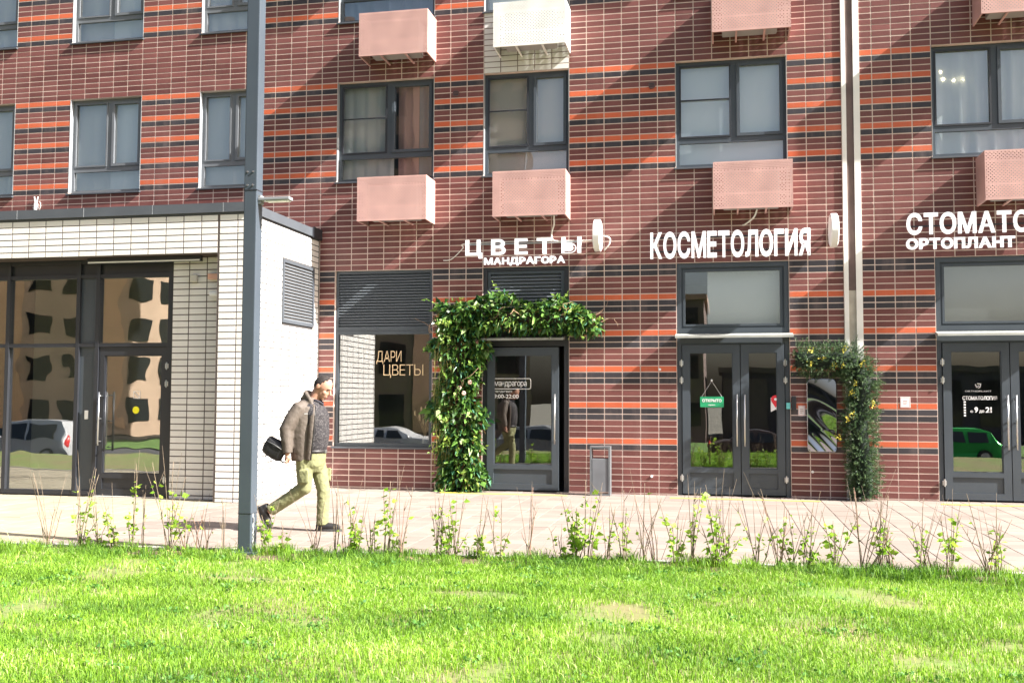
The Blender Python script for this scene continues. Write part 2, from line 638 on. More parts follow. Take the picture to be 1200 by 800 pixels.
tag(sheet("ground", [-300, -150, 150, 300], [-400, -17.5, -17, 300], lambda x, y: -1.2, mk("far_ground", (0.16, 0.15, 0.12), 0.95, var=0.2, scale=0.2)), kind="structure")
lawn = sheet("lawn", list(np.linspace(-30, 30, 61)), [-16.8, -16.2, -15.6, -15.0, -14.4, -13.8, -13.2, -12.6, -12, -10, -8.5, lambda x: edge_y(x) - 0.005],
             lambda x, y: ground_z(x, y) - 0.02 + 0.012 * math.sin(x * 1.7 + y) * (1 if -16 < y < -7.5 else 0), LAWN)
tag(lawn, kind="structure")
tag(sheet("road", [-120, 120], [-34, -16.82], lambda x, y: -1.10, ASPH), kind="structure")
kb = MB(); kb.box(-60, 60, -16.95, -16.8, -1.2, -0.98)
tag(kb.build("road_kerb", CONC), kind="structure")
tag(sheet("far_lawn", [-120, 120], [-46, -34.02], lambda x, y: -1.04, mk("far_grass", (0.09, 0.17, 0.03), 0.95, var=0.35, scale=3)), kind="structure")

# paved forecourt with its stones
pv = MB()
xs_ = list(np.linspace(-14, 12, 40))
for i in range(len(xs_) - 1):
    a, b = xs_[i], xs_[i + 1]
    pv.quad((a, edge_y(a) + 0.10, -0.012), (b, edge_y(b) + 0.10, -0.012), (b, 0.3, -0.012), (a, 0.3, -0.012))
pavement = pv.build("pavement", mk("paver_joint_sand", (0.20, 0.165, 0.145), 0.95, var=0.2, scale=6))
tag(pavement, kind="structure")
PS = 0.30
PVM = {}


def paver_mesh(wx, wy, mat):
    k = (round(wx, 3), round(wy, 3), mat.name)
    if k not in PVM:
        a, b, c, h = wx / 2, wy / 2, 0.0022, 0.03
        v = [(-a, -b, -h), (a, -b, -h), (a, b, -h), (-a, b, -h), (-a, -b, -c), (a, -b, -c), (a, b, -c), (-a, b, -c), (-a + c, -b + c, 0), (a - c, -b + c, 0), (a - c, b - c, 0), (-a + c, b - c, 0)]
        f = [(8, 9, 10, 11)]
        for i in range(4):
            j = (i + 1) % 4
            f += [(i, j, 4 + j, 4 + i), (4 + i, 4 + j, 8 + j, 8 + i)]
        me = bpy.data.meshes.new("paver"); me.from_pydata(v, [], f); me.update(); me.materials.append(mat)
        PVM[k] = (me, np.array(v, float), f)
    return PVM[k]


PAVER_D = mk_brick("paver_dark", (0.23, 0.19, 0.175), 0.12, rough=0.85)
pav = []
r = random.Random(11)
for i in range(-46, 38):
    x = (i + 0.5) * PS + 0.12
    mat0 = PAVER_C if x < -4.57 else PAVER
    y = -0.02
    row = 0
    off = 0.0
    y = -0.02 + off * 0.3
    first = True
    while True:
        wy = 0.3
        y1 = y - wy
        if first:
            y0c = 0.2
        else:
            y0c = y
        first = False
        lim = edge_y(x) + 0.115
        if y0c <= lim + 0.03:
            break
        yb = max(y1, lim)
        m_ = mat0
        if mat0 is PAVER and r.random() < 0.025:
            m_ = PAVER_D
        pav.append((x, (y0c + yb) / 2, PS - 0.007, abs(y0c - yb) - 0.005, m_))
        y = y1
        if y1 <= lim:
            break
order = sorted(range(len(pav)), key=lambda i: (lambda p: (0 if (0 < p[0] < 1200 and p[1] < 720) else 100) + p[2])(pix((pav[i][0], pav[i][1], 0))))
single = set(order[:300])
V, F, RN, MI, PM = [], [], [], [], [PAVER, PAVER_C, PAVER_D]
off = 0
for i, (x, y, wx, wy, m_) in enumerate(pav):
    me, va, fa = paver_mesh(wx, wy, m_)
    dz = r.uniform(-0.0025, 0.0025)
    tx, ty = r.uniform(-0.002, 0.002), r.uniform(-0.0015, 0.0015)
    if i in single:
        o = bpy.data.objects.new("paver", me); COL.objects.link(o); o.parent = pavement; o.location = (x, y, dz); o.rotation_euler = (ty, tx, 0)
    else:
        V.append(va + np.array([x, y, dz])); F += [tuple(off + k for k in f) for f in fa]; MI += [PM.index(m_)] * len(fa); RN += [r.random()] * len(va); off += len(va)
me = bpy.data.meshes.new("paver_field"); me.from_pydata(np.concatenate(V).tolist(), [], F); me.update()
for m_ in PM: me.materials.append(m_)
me.polygons.foreach_set("material_index", MI); setattr_rnd(me, RN)
tag(link("paver_field", me, None, pavement), kind="stuff")
# pale edging between paving and lawn, one stone a metre
edging = MB()
for i in range(-14, 12):
    a, b = i + 0.004, i + 0.996
    ya, yb = edge_y(a), edge_y(b)
    q = len(edging.v)
    for z in (-0.1, 0.012):
        edging.v += [(a, ya, z), (b, yb, z), (b, yb + 0.085, z), (a, ya + 0.085, z)]
    edging.f += [(q + 4, q + 5, q + 6, q + 7), (q, q + 1, q + 5, q + 4), (q + 1, q + 2, q + 6, q + 5), (q + 2, q + 3, q + 7, q + 6), (q + 3, q, q + 4, q + 7)]
tag(edging.build("edging_kerb", mk("edging_concrete", (0.40, 0.38, 0.34), 0.9, var=0.12, scale=5, bump=0.2)), kind="structure")
# yellow guide lines painted in front of the doors
YEL = mk("yellow_line_paint", (0.75, 0.62, 0.09), 0.8, var=0.18, scale=9)
for a, b in ((-2.1, 0.05), (1.7, 4.0), (5.75, 8.6)):
    q = MB(); q.box(a, b, -0.56, -0.47, 0.003, 0.0065)
    o = q.build("painted_line", YEL); tag(o, kind="structure")

# =================================================================== apartment building
bld = empty("apartment_building", (0, 0, 0), "red brown tiled apartment building with orange and black stripes and shopfronts", "building")
COLS = [(-41, -36), (-32, -27), (-23, -19), (-14, -8), (-5, 0), (6, 12), (19.43, 25.43)]
OPEN = [(a, b, 11, 29) for a, b in COLS] + [(a, b, -18, 0) for a, b in COLS] + [(-14, -8, 45, 76), (-5, 0, 45, 84), (6, 12, 45, 84), (19.43, 25.43, 45, 84)]
C0, C1, K0, K1 = -46, 31.43, -31, 84
SEAM = (14.85, 15.78)


def in_open(c, k):
    return any(a < c < b and p < k < q for a, b, p, q in OPEN)


wall = MB()
cs = sorted(set([C0, C1] + [v for o_ in OPEN for v in o_[:2]]))
ks = sorted(set([K0, K1] + [v for o_ in OPEN for v in o_[2:]]))
for i in range(len(cs) - 1):
    for j in range(len(ks) - 1):
        if in_open((cs[i] + cs[i + 1]) / 2, (ks[j] + ks[j + 1]) / 2):
            continue
        a, b, p, q = X_(cs[i]), X_(cs[i + 1]), Z_(ks[j + 1]), Z_(ks[j])
        wall.quad((a, 0, p), (b, 0, p), (b, 0, q), (a, 0, q))
for a, b, p, q in OPEN:           # reveals, 0.16 deep
    x0, x1, z0, z1 = X_(a), X_(b), Z_(q), Z_(p)
    wall.quad((x0, 0, z0), (x0, 0, z1), (x0, .16, z1), (x0, .16, z0)); wall.quad((x1, 0, z1), (x1, 0, z0), (x1, .16, z0), (x1, .16, z1))
    wall.quad((x0, 0, z1), (x1, 0, z1), (x1, .16, z1), (x0, .16, z1)); wall.quad((x0, 0, z0), (x0, .16, z0), (x1, .16, z0), (x1, 0, z0))
xa, xb, zt = X_(C0), X_(C1), Z_(K0)
wall.quad((xa, 0, -1), (xa, 0, zt), (xa, 14, zt), (xa, 14, -1)); wall.quad((xb, 0, -1), (xb, 14, -1), (xb, 14, zt), (xb, 0, zt))
wall.quad((xa, 0, zt), (xb, 0, zt), (xb, 14, zt), (xa, 14, zt)); wall.quad((xa, 14, -1), (xa, 14, zt), (xb, 14, zt), (xb, 14, -1))
wallo = wall.build("facade_wall", GROUT, bld)


def row_mat(c, k):
    if -5 < c < 0 and 0 <= k < 11:
        return WHITE_T
    for base in (-18, 11):
        if base <= k < base + 18:
            return (ORANGE, DARK, BROWN, BROWN)[(k - base) % 4]
    if k in (45, 46):
        return DARK
    if k >= 50:
        m_ = (k - 50) % 6
        if m_ == 0 and k <= 74: return ORANGE
        if m_ == 1 and k <= 75: return DARK
        if m_ == 2 and k < 76: return DARK
    return BROWN


edges_c = [(c, c + 1) for c in range(C0, 14)] + [(14, SEAM[0])] + [(SEAM[1], 16.43)] + [(16.43 + i, 17.43 + i) for i in range(15)]
tiles = []
for k in range(K0, 84):
    for a, b in edges_c:
        cm, km = (a + b) / 2, k + 0.5
        if in_open(cm, km):
            continue
        x0, x1 = X_(a) + JT / 2, X_(b) - JT / 2
        if x1 - x0 < 0.03:
            continue
        zz0, zz1 = Z_(k + 1) + JT / 2, Z_(k) - JT / 2
        if k == 83:
            zz0 = -0.05
        if x1 < -4.5 and zz1 < 4.4 and x0 > -10.6:
            continue                      # hidden inside the annex
        tiles.append((0, (x0 + x1) / 2, 0.0, (zz0 + zz1) / 2, x1 - x0, zz1 - zz0, row_mat(cm, k)))
lay_tiles(tiles, wallo, 300, "brick_field")
# grey joints behind the white tile panel between the two windows
q = MB(); q.box(X_(-5) + .004, X_(0) - .004, -0.0015, -0.0005, Z_(11) + .004, Z_(0) - .002)
q.build("panel_backing", GROUT_D, wallo)

# movement joint: two white profiles and the recess between them
sm = MB(); sm.box(X_(14.85), X_(15.08), -0.030, 0.0, 0.0, zt)
sm.build("joint_profile", WHITE_S, bld)
sm = MB(); sm.box(X_(15.46), X_(15.78), -0.030, 0.0, 0.0, zt)
sm.build("joint_profile", WHITE_S, bld)
sm = MB(); sm.box(X_(15.08), X_(15.46), -0.012, 0.0, Z_(50), zt)
sm.build("joint_cover", mk("brown_sheet", (0.13, 0.085, 0.075), 0.5, var=0.25, scale=3), bld)
sm = MB(); sm.box(X_(15.08), X_(15.46), -0.008, 0.0, 0.0, Z_(50) - 0.004)
sm.build("joint_filler", mk("joint_mortar", (0.40, 0.37, 0.31), 0.9, var=0.2, scale=5), bld)


# ---------------------------------------------------------------- windows of the flats
def curtain(x0, x1, z0, z1, y, mat, parent, wav=0.025, freq=26, name="curtain", seed=0):
    b = MB()
    n = max(8, int((x1 - x0) * 40))
    rr = random.Random(seed)
    ph = [rr.uniform(0, 6) for _ in range(3)]
    for i in range(n + 1):
        x = x0 + (x1 - x0) * i / n
        dy = wav * (math.sin(freq * x + ph[0]) + 0.5 * math.sin(freq * 0.43 * x + ph[1]) + 0.3 * math.sin(freq * 1.9 * x + ph[2]))
        b.v += [(x, y + dy, z0), (x, y + dy * 0.5, z1)]
    for i in range(n):
        b.f.append((2 * i, 2 * i + 2, 2 * i + 3, 2 * i + 1))
    o = b.build(name, mat, parent, smooth=True)
    return o


def cloth(name, col, trans=0.4):
    if name in MATS: return MATS[name]
    m, t, p = nodes(name)
    p.inputs["Base Color"].default_value = (*col, 1); p.inputs["Roughness"].default_value = 0.9
    tl = t.nodes.new("ShaderNodeBsdfTranslucent"); tl.inputs[0].default_value = (*col, 1)
    mx = t.nodes.new("ShaderNodeMixShader"); mx.inputs[0].default_value = trans
    t.links.new(p.outputs[0], mx.inputs[1]); t.links.new(tl.outputs[0], mx.inputs[2]); t.links.new(mx.outputs[0], t.nodes["Material Output"].inputs["Surface"])
    MATS[name] = m
    return m


CUR_W = cloth("white_sheer", (0.80, 0.82, 0.83)); CUR_G = cloth("grey_curtain", (0.40, 0.40, 0.40)); CUR_B = cloth("blue_grey_curtain", (0.22, 0.30, 0.36))
CUR_BE = cloth("beige_blind", (0.66, 0.60, 0.56), 0.2); CUR_WB = cloth("white_blind", (0.78, 0.82, 0.84), 0.2); CUR_REFL = cloth("rose_reflection_cloth", (0.60, 0.36, 0.33), 0.3)


def room(x0, x1, z0, z1, y0, y1, parent, mat=ROOM):
    b = MB()
    b.quad((x0, y1, z0), (x0, y1, z1), (x1, y1, z1), (x1, y1, z0))
    b.quad((x0, y0, z0), (x0, y0, z1), (x0, y1, z1), (x0, y1, z0)); b.quad((x1, y0, z1), (x1, y0, z0), (x1, y1, z0), (x1, y1, z1))
    b.quad((x0, y0, z1), (x1, y0, z1), (x1, y1, z1), (x0, y1, z1)); b.quad((x0, y0, z0), (x0, y1, z0), (x1, y1, z0), (x1, y0, z0))
    return b.build("room", mat, parent)


def flat_window(a, b, p, q, look, split=0.53, seed=0):
    x0, x1, z0, z1 = X_(a), X_(b), Z_(q), Z_(p)
    fr = MB()
    Y0, Y1 = 0.085, 0.15
    T = 0.055
    i = 0.004
    fr.ring(x0 + i, x1 - i, z0 + i, z1 - i, T, Y0, Y1)
    zt_ = z0 + 0.46                           # transom above the low fixed light
    xm = x0 + (x1 - x0) * split
    fr.box(x0 + T, x1 - T, Y0 + .002, Y1 - .002, zt_ - 0.045, zt_ + 0.045)
    fr.box(xm - 0.045, xm + 0.045, Y0 + .003, Y1 - .003, zt_ + 0.045, z1 - T)
    FR_ = FRAME if x0 > -5 else mk("anthracite_frame_lit", (0.135, 0.145, 0.16), 0.4, var=0.1, scale=2.0)  # left windows: same anthracite, painted lighter where it catches the light
    win = fr.build("window", FR_, bld)
    # opening sash on the right, insect screen rails on the left
    s = MB(); s.ring(xm + 0.047, x1 - T - 0.004, zt_ + 0.047, z1 - T - 0.004, 0.05, Y0 - 0.018, Y0 + 0.03)
    s.build("sash", FR_, win)
    s = MB(); s.ring(x0 + T + .004, xm - 0.047, zt_ + 0.047, z1 - T - .004, 0.028, Y0 - 0.01, Y0 + 0.02)
    if look.get('screen', True):
        zs = zt_ + 0.047 + (z1 - zt_) * 0.47
        s.box(x0 + T + .032, xm - 0.075, Y0 - 0.008, Y0 + 0.01, zs, zs + 0.022)
    s.build("screen_frame", FRAME_D if x0 > -5 else FR_, win)
    yg = 0.118
    for (u0, u1, w0, w1) in ((x0 + T, xm - .045, zt_ + .045, z1 - T), (xm + .09, x1 - T - .05, zt_ + .09, z1 - T - .05), (x0 + T, x1 - T, z0 + T, zt_ - .045)):
        g = MB(); g.box(u0 - .01, u1 + .01, yg - .004, yg + .004, w0 - .01, w1 + .01)
        g.build("pane", GLASS, win)
    sl_ = MB(); sl_.v += [(x0 - .02, -0.055, z0 - 0.012), (x1 + .02, -0.055, z0 - 0.012), (x1 + .02, 0.09, z0 + .022), (x0 - .02, 0.09, z0 + .022), (x0 - .02, -0.055, z0 - 0.035), (x1 + .02, -0.055, z0 - 0.035), (x1 + .02, -0.0155, z0 - .035), (x0 - .02, -0.0155, z0 - .035)]
    sl_.f += [(0, 1, 2, 3), (4, 5, 1, 0), (7, 6, 5, 4), (1, 5, 6, 2), (4, 0, 3, 7), (3, 2, 6, 7)]
    sl_.build("sill", FASCIA, win)
    for jx in (x0 + .001, x1 - .006):
        j = MB(); j.box(jx, jx + .005, -0.005, 0.084, z0 + .03, z1 - .001)
        j.build("jamb_trim", TRIM, win)
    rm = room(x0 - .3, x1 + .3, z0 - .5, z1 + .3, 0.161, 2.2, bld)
    for (u0, u1, w0, mat, wav, fq) in look['cur']:
        curtain(x0 + (x1 - x0) * u0, x0 + (x1 - x0) * u1, z0 + (z1 - z0) * w0, z1 + .05, 0.185 + 0.02 * (seed % 2), mat, win, wav, fq, "blind" if wav < .004 else "curtain", seed)
    return win


LOOK = [dict(cur=[(0.0, 1.0, 0, CUR_W, .02, 20)]),
        dict(cur=[(0.0, .50, 0.0, CUR_W, .012, 14), (.5, 1.0, .0, CUR_WB, .01, 12)], screen=False),
        dict(cur=[(0.0, .5, 0.0, CUR_W, .01, 8), (.5, 1, 0, CUR_W, .02, 20)], screen=False),
        dict(cur=[(0.0, .56, 0.0, CUR_W, .015, 30), (.6, .82, 0, CUR_REFL, .03, 24), (.82, 1.0, 0, CUR_B, .03, 22)]),  # rose cloth paints in the pinkish building reflected in the right pane
        dict(cur=[(0.0, .54, 0.27, CUR_BE, .001, 10), (.0, 1.0, 0, CUR_BE, .001, 10)]),
        dict(cur=[(0.0, 1.0, 0.02, CUR_WB, .0015, 6)]),
        dict(cur=[(0.0, 0.3, 0.0, CUR_W, .03, 18), (.3, 1.0, 0, CUR_W, .03, 24)], screen=False)]
LOOK3 = [LOOK[0], LOOK[1], LOOK[0], dict(cur=[(0, 1, 0, CUR_B, .03, 22)]), LOOK[5], LOOK[6], LOOK[3]]
for i, (a, b) in enumerate(COLS):
    flat_window(a, b, 11, 29, LOOK[i], 0.53 if i != 4 else 0.55, i)
    flat_window(a, b, -18, 0, LOOK3[i], 0.53, i + 10)
# small ceiling lamps seen through the right-hand window
LAMP = bpy.data.materials.new("lit_bulb"); LAMP.use_nodes = True
_p = LAMP.node_tree.nodes["Principled BSDF"]; _p.inputs["Emission Color"].default_value = (1, .85, .5, 1); _p.inputs["Emission Strength"].default_value = 4
for dx, dz in ((0.18, 1.42), (0.22, 1.30), (0.38, 1.27), (0.50, 1.27)):
    b = MB(); b.ball((X_(19.43) + dx, 0.2, Z_(29) + dz), .022, .022, .022, 10)
    b.build("bulb", LAMP, bld, True)

# ---------------------------------------------------------------- shop windows and doors
def louvre(x0, x1, z0, z1, y, parent, n, mat=FRAME, name="louvre", t=0.05):
    fr = MB(); fr.ring(x0, x1, z0, z1, t, y - 0.03, y + 0.05)
    L_ = fr.build(name, mat, parent)
    mat = mk("louvre_slat_paint", (.125, .140, .158), .5, var=.1, scale=2)
    bk = MB(); bk.box(x0 + t, x1 - t, y + .044, y + .049, z0 + t, z1 - t); bk.build("louvre_back", FRAME_D, L_)
    p = (z1 - z0 - 2 * t) / n
    me = None
    for i in range(n):
        z = z0 + t + p * i
        if me is None:
            s = MB()
            s.v += [(x0 + t, y - .022, 0), (x1 - t, y - .022, 0), (x1 - t, y + .04, p * 1.05), (x0 + t, y + .04, p * 1.05), (x0 + t, y - .022, p * .16), (x1 - t, y - .022, p * .16), (x1 - t, y + .04, p * 1.2), (x0 + t, y + .04, p * 1.2)]
            s.f += [(0, 3, 2, 1), (4, 5, 6, 7), (0, 1, 5, 4), (1, 2, 6, 5), (3, 0, 4, 7)]
            o = s.build("slat", mat, L_); me = o.data
        else:
            o = bpy.data.objects.new("slat", me); COL.objects.link(o); o.parent = L_
        o.location.z = z
    return L_


def pane(x0, x1, z0, z1, y, parent, mat=GLASS_S):
    g = MB(); g.box(x0, x1, y - .005, y + .005, z0, z1)
    return g.build("pane", mat, parent)


def bar_handle(x, y, z0, z1, parent, r_=0.014, mat=STEEL, off=0.075):
    b = MB()
    b.tube([(x, y - off, z0), (x, y - off, z1)], r_, 8)
    for z in (z0 + .06, (z0 + z1) / 2, z1 - .06):
        b.tube([(x, y - off + .01, z), (x, y, z)], 0.011, 6)
    return b.build("handle", mat, parent, True)


def leaf(x0, x1, z0, z1, parent, glass_b=0.40, y=0.03, hinge='L', handle='R', mat=FRAME, stile=0.115, hmat=None, gmat=GLASS_S):
    """one glazed door leaf in local x-z, hung in the frame"""
    d = MB()
    i = 0.006
    x0 += i; x1 -= i
    d.box(x0, x0 + stile, y, y + .07, z0, z1); d.box(x1 - stile, x1, y, y + .07, z0, z1)
    d.box(x0 + stile, x1 - stile, y, y + .07, z1 - .13, z1)
    d.box(x0 + stile, x1 - stile, y, y + .07, z0, z0 + .10)
    d.box(x0 + stile, x1 - stile, y, y + .07, z0 + glass_b - .075, z0 + glass_b)
    d.box(x0 + stile, x1 - stile, y + .02, y + .06, z0 + .10, z0 + glass_b - .075)
    # beads round the glass
    d.ring(x0 + stile, x1 - stile, z0 + glass_b, z1 - .13, .014, y + .012, y + .05)
    do = d.build("door", mat, parent)
    pane(x0 + stile + .004, x1 - stile - .004, z0 + glass_b + .004, z1 - .134, y + .034, do, gmat)
    if handle:
        hx = (x1 - 0.055) if handle == 'R' else (x0 + 0.055)
        bar_handle(hx, y, z0 + .78, z0 + 1.62, do, mat=hmat or STEEL)
    if hinge:
        hx = x0 - .012 if hinge == 'L' else x1 + .012
        for z in (z0 + .22, z1 - .62, z1 - .34):
            h = MB(); h.cbox(hx - .03, hx + .03, y - .028, y - .001, z, z + .075, .006); h.tube([(hx, y - .03, z - .02), (hx, y - .03, z + .095)], .012, 8)
            h.build("hinge", STEEL, do)
    return do


# florist window: louvre above, large pane below
gx0, gx1 = X_(-14), X_(-8)
f = MB(); f.ring(gx0 + .004, gx1 - .004, Z_(76) + .004, Z_(55.7), .06, 0.05, 0.13)
gw = f.build("shop_window", FRAME, bld)
pane(gx0 + .055, gx1 - .055, Z_(76) + .055, Z_(55.7) - .055, .09, gw)
louvre(gx0 + .004, gx1 - .004, Z_(55.7) + .004, Z_(45) - .004, 0.08, bld, 19)
s = MB(); s.box(gx0 - .02, gx1 + .02, -.06, .05, Z_(76) - .03, Z_(76) + .002); s.build("sill", FASCIA, gw)
GOLD = mk("gold_vinyl", (0.75, 0.56, 0.33), 0.5)
word("ДАРИ", -3.44, -2.98, 2.21, 2.40, 0.079, .003, GOLD, gw, weight=-.012, join=True, name="lettering")
word("ЦВЕТЫ", -3.31, -2.58, 1.97, 2.16, 0.079, .003, GOLD, gw, weight=-.012, join=True, name="lettering")
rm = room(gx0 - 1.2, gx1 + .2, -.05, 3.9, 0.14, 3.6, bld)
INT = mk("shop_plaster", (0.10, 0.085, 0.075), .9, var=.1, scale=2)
q = MB(); q.box(gx0 + .05, gx1 - .05, .2, .75, .68, .74); q.build("display_shelf", mk("pale_wood", (0.52, .42, .30), .6, var=.2, scale=9), bld)
q = MB(); q.box(gx1 - .38, gx1 - .12, 1.2, 1.25, .0, 3.2); q.build("partition", INT, bld)

# florist door
dx0, dx1 = X_(-5), X_(0)
f = MB()
f.box(dx0 + .004, dx0 + .075, .02, .14, 0, Z_(45) - .004); f.box(dx1 - .085, dx1 - .004, .02, .14, 0, Z_(45) - .004)
f.box(dx0 + .075, dx1 - .085, .022, .138, 2.46, 2.66); f.box(dx0 + .075, dx1 - .085, .024, .136, Z_(45) - .06, Z_(45) - .004)
dfr = f.build("door_frame", FRAME_D, bld)
louvre(dx0 + .08, dx1 - .09, 2.665, Z_(45) - .065, .07, bld, 17)
fl = leaf(dx0 + .08, dx1 - .17, .03, 2.44, bld, glass_b=.42, y=-.004, hinge=None, handle='R', mat=FRAME)
VIN = mk("white_vinyl", (0.8, .8, .8), .5)
word("мандрагора", -1.29, -.73, 1.785, 1.885, 0.0225, .003, VIN, fl, weight=.0, join=True, name="lettering", gap=.06)
q = MB()
pts = []
for cx_, cz_, a0 in ((-.69, 1.88, 0), (-1.31, 1.88, 90), (-1.31, 1.765, 180), (-.69, 1.765, 270)):
    for t_ in range(4):
        an = R(a0 + 30 * t_)
        pts.append((cx_ + .03 * math.cos(an), .0215, cz_ + .03 * math.sin(an)))
pts.append(pts[0])
q.tube(pts, (.0065), 4, False); q.build("lettering_border", VIN, fl)
word("ежедневно:", -1.30, -.98, 1.675, 1.715, 0.0225, .003, VIN, fl, weight=.0, join=True, name="lettering", gap=.06)
word("9:00-22:00", -1.30, -.87, 1.575, 1.645, 0.0225, .003, VIN, fl, weight=.01, join=True, name="lettering", gap=.06)
room(dx0 - .15, dx1 + .2, -.05, 3.9, .145, 3.6, bld)


def canopy(x0, x1, z, parent, d=.22, h=.05):
    q = MB()
    q.v += [(x0, -d, z), (x1, -d, z), (x1, -.015, z + .02), (x0, -.015, z + .02), (x0, -d, z + h * .75), (x1, -d, z + h * .75), (x1, -.015, z + h + .03), (x0, -.015, z + h + .03)]
    q.f += [(0, 3, 2, 1), (4, 5, 6, 7), (0, 1, 5, 4), (1, 2, 6, 5), (2, 3, 7, 6), (3, 0, 4, 7)]
    return q.build("door_canopy", mk("pale_canopy_metal", (0.33, 0.34, 0.315), .5, var=.2, scale=4), parent)


canopy(dx0 - .1, dx1 - .06, 2.55, bld)


def shopfront(c0, c1, split, leaf2=True):
    x0, x1 = X_(c0), X_(c1)
    f = MB()
    T = .075
    f.box(x0 + .004, x0 + T, .02, .14, 0, Z_(45) - .004); f.box(x1 - T, x1 - .004, .02, .14, 0, Z_(45) - .004)
    f.box(x0 + T, x1 - T, .022, .138, 2.47, 2.74); f.box(x0 + T, x1 - T, .022, .138, Z_(45) - .08, Z_(45) - .004)
    f.ring(x0 + T, x1 - T, 2.74, Z_(45) - .08, .03, .05, .12)
    fr = f.build("door_frame", FRAME, bld)
    tw = MB(); tw.ring(x0 + T + .03, x1 - T - .03, 2.77, Z_(45) - .11, .035, .04, .10)
    t_ = tw.build("transom_window", FRAME, bld)
    pane(x0 + T + .06, x1 - T - .06, 2.80, Z_(45) - .14, .075, t_)
    xm = x0 + split
    l1 = leaf(x0 + T + .005, xm, .03, 2.465, bld, .42, -.004, 'L', 'R')
    l2 = leaf(xm, x1 - T - .005, .03, 2.465, bld, .42, -.004, 'R', 'L')
    canopy(x0 - .02, x1 + .05, 2.565, bld)
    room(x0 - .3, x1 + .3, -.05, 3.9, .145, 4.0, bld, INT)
    return l1, l2, t_


l1, l2, tw = shopfront(6, 12, 1.02)
# roller blind inside the upper light of the beauty salon
q = MB(); q.box(X_(6) + .5, X_(12) - .08, .2, .204, 2.75, 3.85); q.build("blind", CUR_WB, tw)
l3, l4, tw2 = shopfront(19.43, 25.43, 1.06)
q = MB(); q.box(X_(19.43) + .05, X_(25.43) - .08, .2, .204, 2.75, 3.85); q.build("blind", CUR_G, tw2)
word("СТОМАТОЛОГИЯ", 6.20, 6.70, 1.575, 1.635, .023, .003, VIN, l3, weight=.02, join=True, name="lettering", gap=.05)
word("ORTHOPLANT", 6.24, 6.62, 1.70, 1.725, .023, .003, VIN, l3, weight=.01, join=True, name="lettering", gap=.14)
word("с", 6.31, 6.35, 1.38, 1.42, .023, .003, VIN, l3, weight=.01, join=True, name="lettering")
word("9", 6.37, 6.42, 1.38, 1.47, .023, .003, VIN, l3, weight=.03, join=True, name="lettering")
word("до", 6.44, 6.51, 1.38, 1.43, .023, .003, VIN, l3, weight=.01, join=True, name="lettering")
word("21", 6.53, 6.62, 1.38, 1.47, .023, .003, VIN, l3, weight=.03, join=True, name="lettering")
q = MB()
q.tube([(6.39, .023, 1.82), (6.41, .023, 1.77), (6.44, .023, 1.80)], .008, 4); q.tube([(6.42, .023, 1.83), (6.47, .023, 1.825), (6.455, .023, 1.77), (6.43, .023, 1.76)], .008, 4)
q.build("emblem", VIN, l3)
q = MB()
for k in range(6):
    q.box(6.215, 6.245, .0215, .024, 1.32 + k * .042, 1.345 + k * .042)
q.build("emblem", VIN, l3)

# =================================================================== boxes for air conditioners
AC_BODY = mk("ac_body_dark", (0.30, 0.29, 0.28), .6)


def ac_box(x0, z0, sheet_mat, solid, label, unit=True, w=1.235, h=.76, d=.56):
    o = empty("air_conditioner_box", (x0, 0, z0), label, "air conditioner box", "perforated air conditioner boxes on the facade")
    t = .003
    yb = -.0035
    b = MB(); b.box(0, w, -d, -d + t, 0, h); b.build("front_panel", sheet_mat, o)
    for xx in (0, w - t):
        b = MB(); b.box(xx, xx + t, -d + t, yb, 0, h); b.build("side_panel", sheet_mat, o)
    b = MB(); b.box(t, w - t, -d + t, yb, h - t, h); b.build("top_panel", solid, o)
    b = MB()
    for xx in (.004, w - .024):
        b.box(xx, xx + .02, -d + .006, yb, -.0, .02)
    b.box(.03, w - .03, -d + .006, -d + .03, 0, .02)
    b.box(w * .3, w * .3 + .03, -d + .03, yb, -.002, .018); b.box(w * .66, w * .66 + .03, -d + .03, yb, -.002, .018)
    b.build("frame", solid, o)
    if unit:
        b = MB(); b.cbox(.16, w - .20, -d + .12, -.12, .05, .62, .02); u = b.build("outdoor_unit", AC_BODY, o)
    return o


ACX = dict(A=-3.6, B=-1.21, C=2.41, D=6.46)
words = dict(A="second column of windows from the grey mast", B="", C="", D="")
ac_box(ACX['A'], 4.60, PINK, PINK_S, "pink perforated box above the florist's louvred display window")
ac_box(ACX['B'], 4.60, PINK, PINK_S, "pink perforated box right above the florist sign letters")
ac_box(ACX['C'], 4.60, PINK, PINK_S, "pink perforated box above the beauty salon sign letters")
ac_box(ACX['D'], 4.60, PINK, PINK_S, "pink perforated box above the dentist sign, cut by the right edge")
ac_box(ACX['A'], 7.48, PINK, PINK_S, "pink perforated box left of the white box at the top")
ac_box(ACX['B'], 7.48, WHITEP, WHITE_S, "white perforated box on the white tile panel at the top")
ac_box(ACX['C'], 7.48, PINK, PINK_S, "pink perforated box at the top between white box and downpipe joint")
ac_box(ACX['D'], 7.48, PINK, PINK_S, "pink perforated box in the top right corner")
UP = dict(A="third column from the right", B="column with the white box", C="column just left of the white joint profiles", D="rightmost column")
for k in 'ABCD':
    ac_box(ACX[k], 10.38, WHITEP if k == 'B' else PINK, WHITE_S if k == 'B' else PINK_S, "perforated box above the picture top in the " + UP[k])

# cables under two of the boxes
CAB = mk("white_cable", (0.70, 0.68, 0.63), .5)


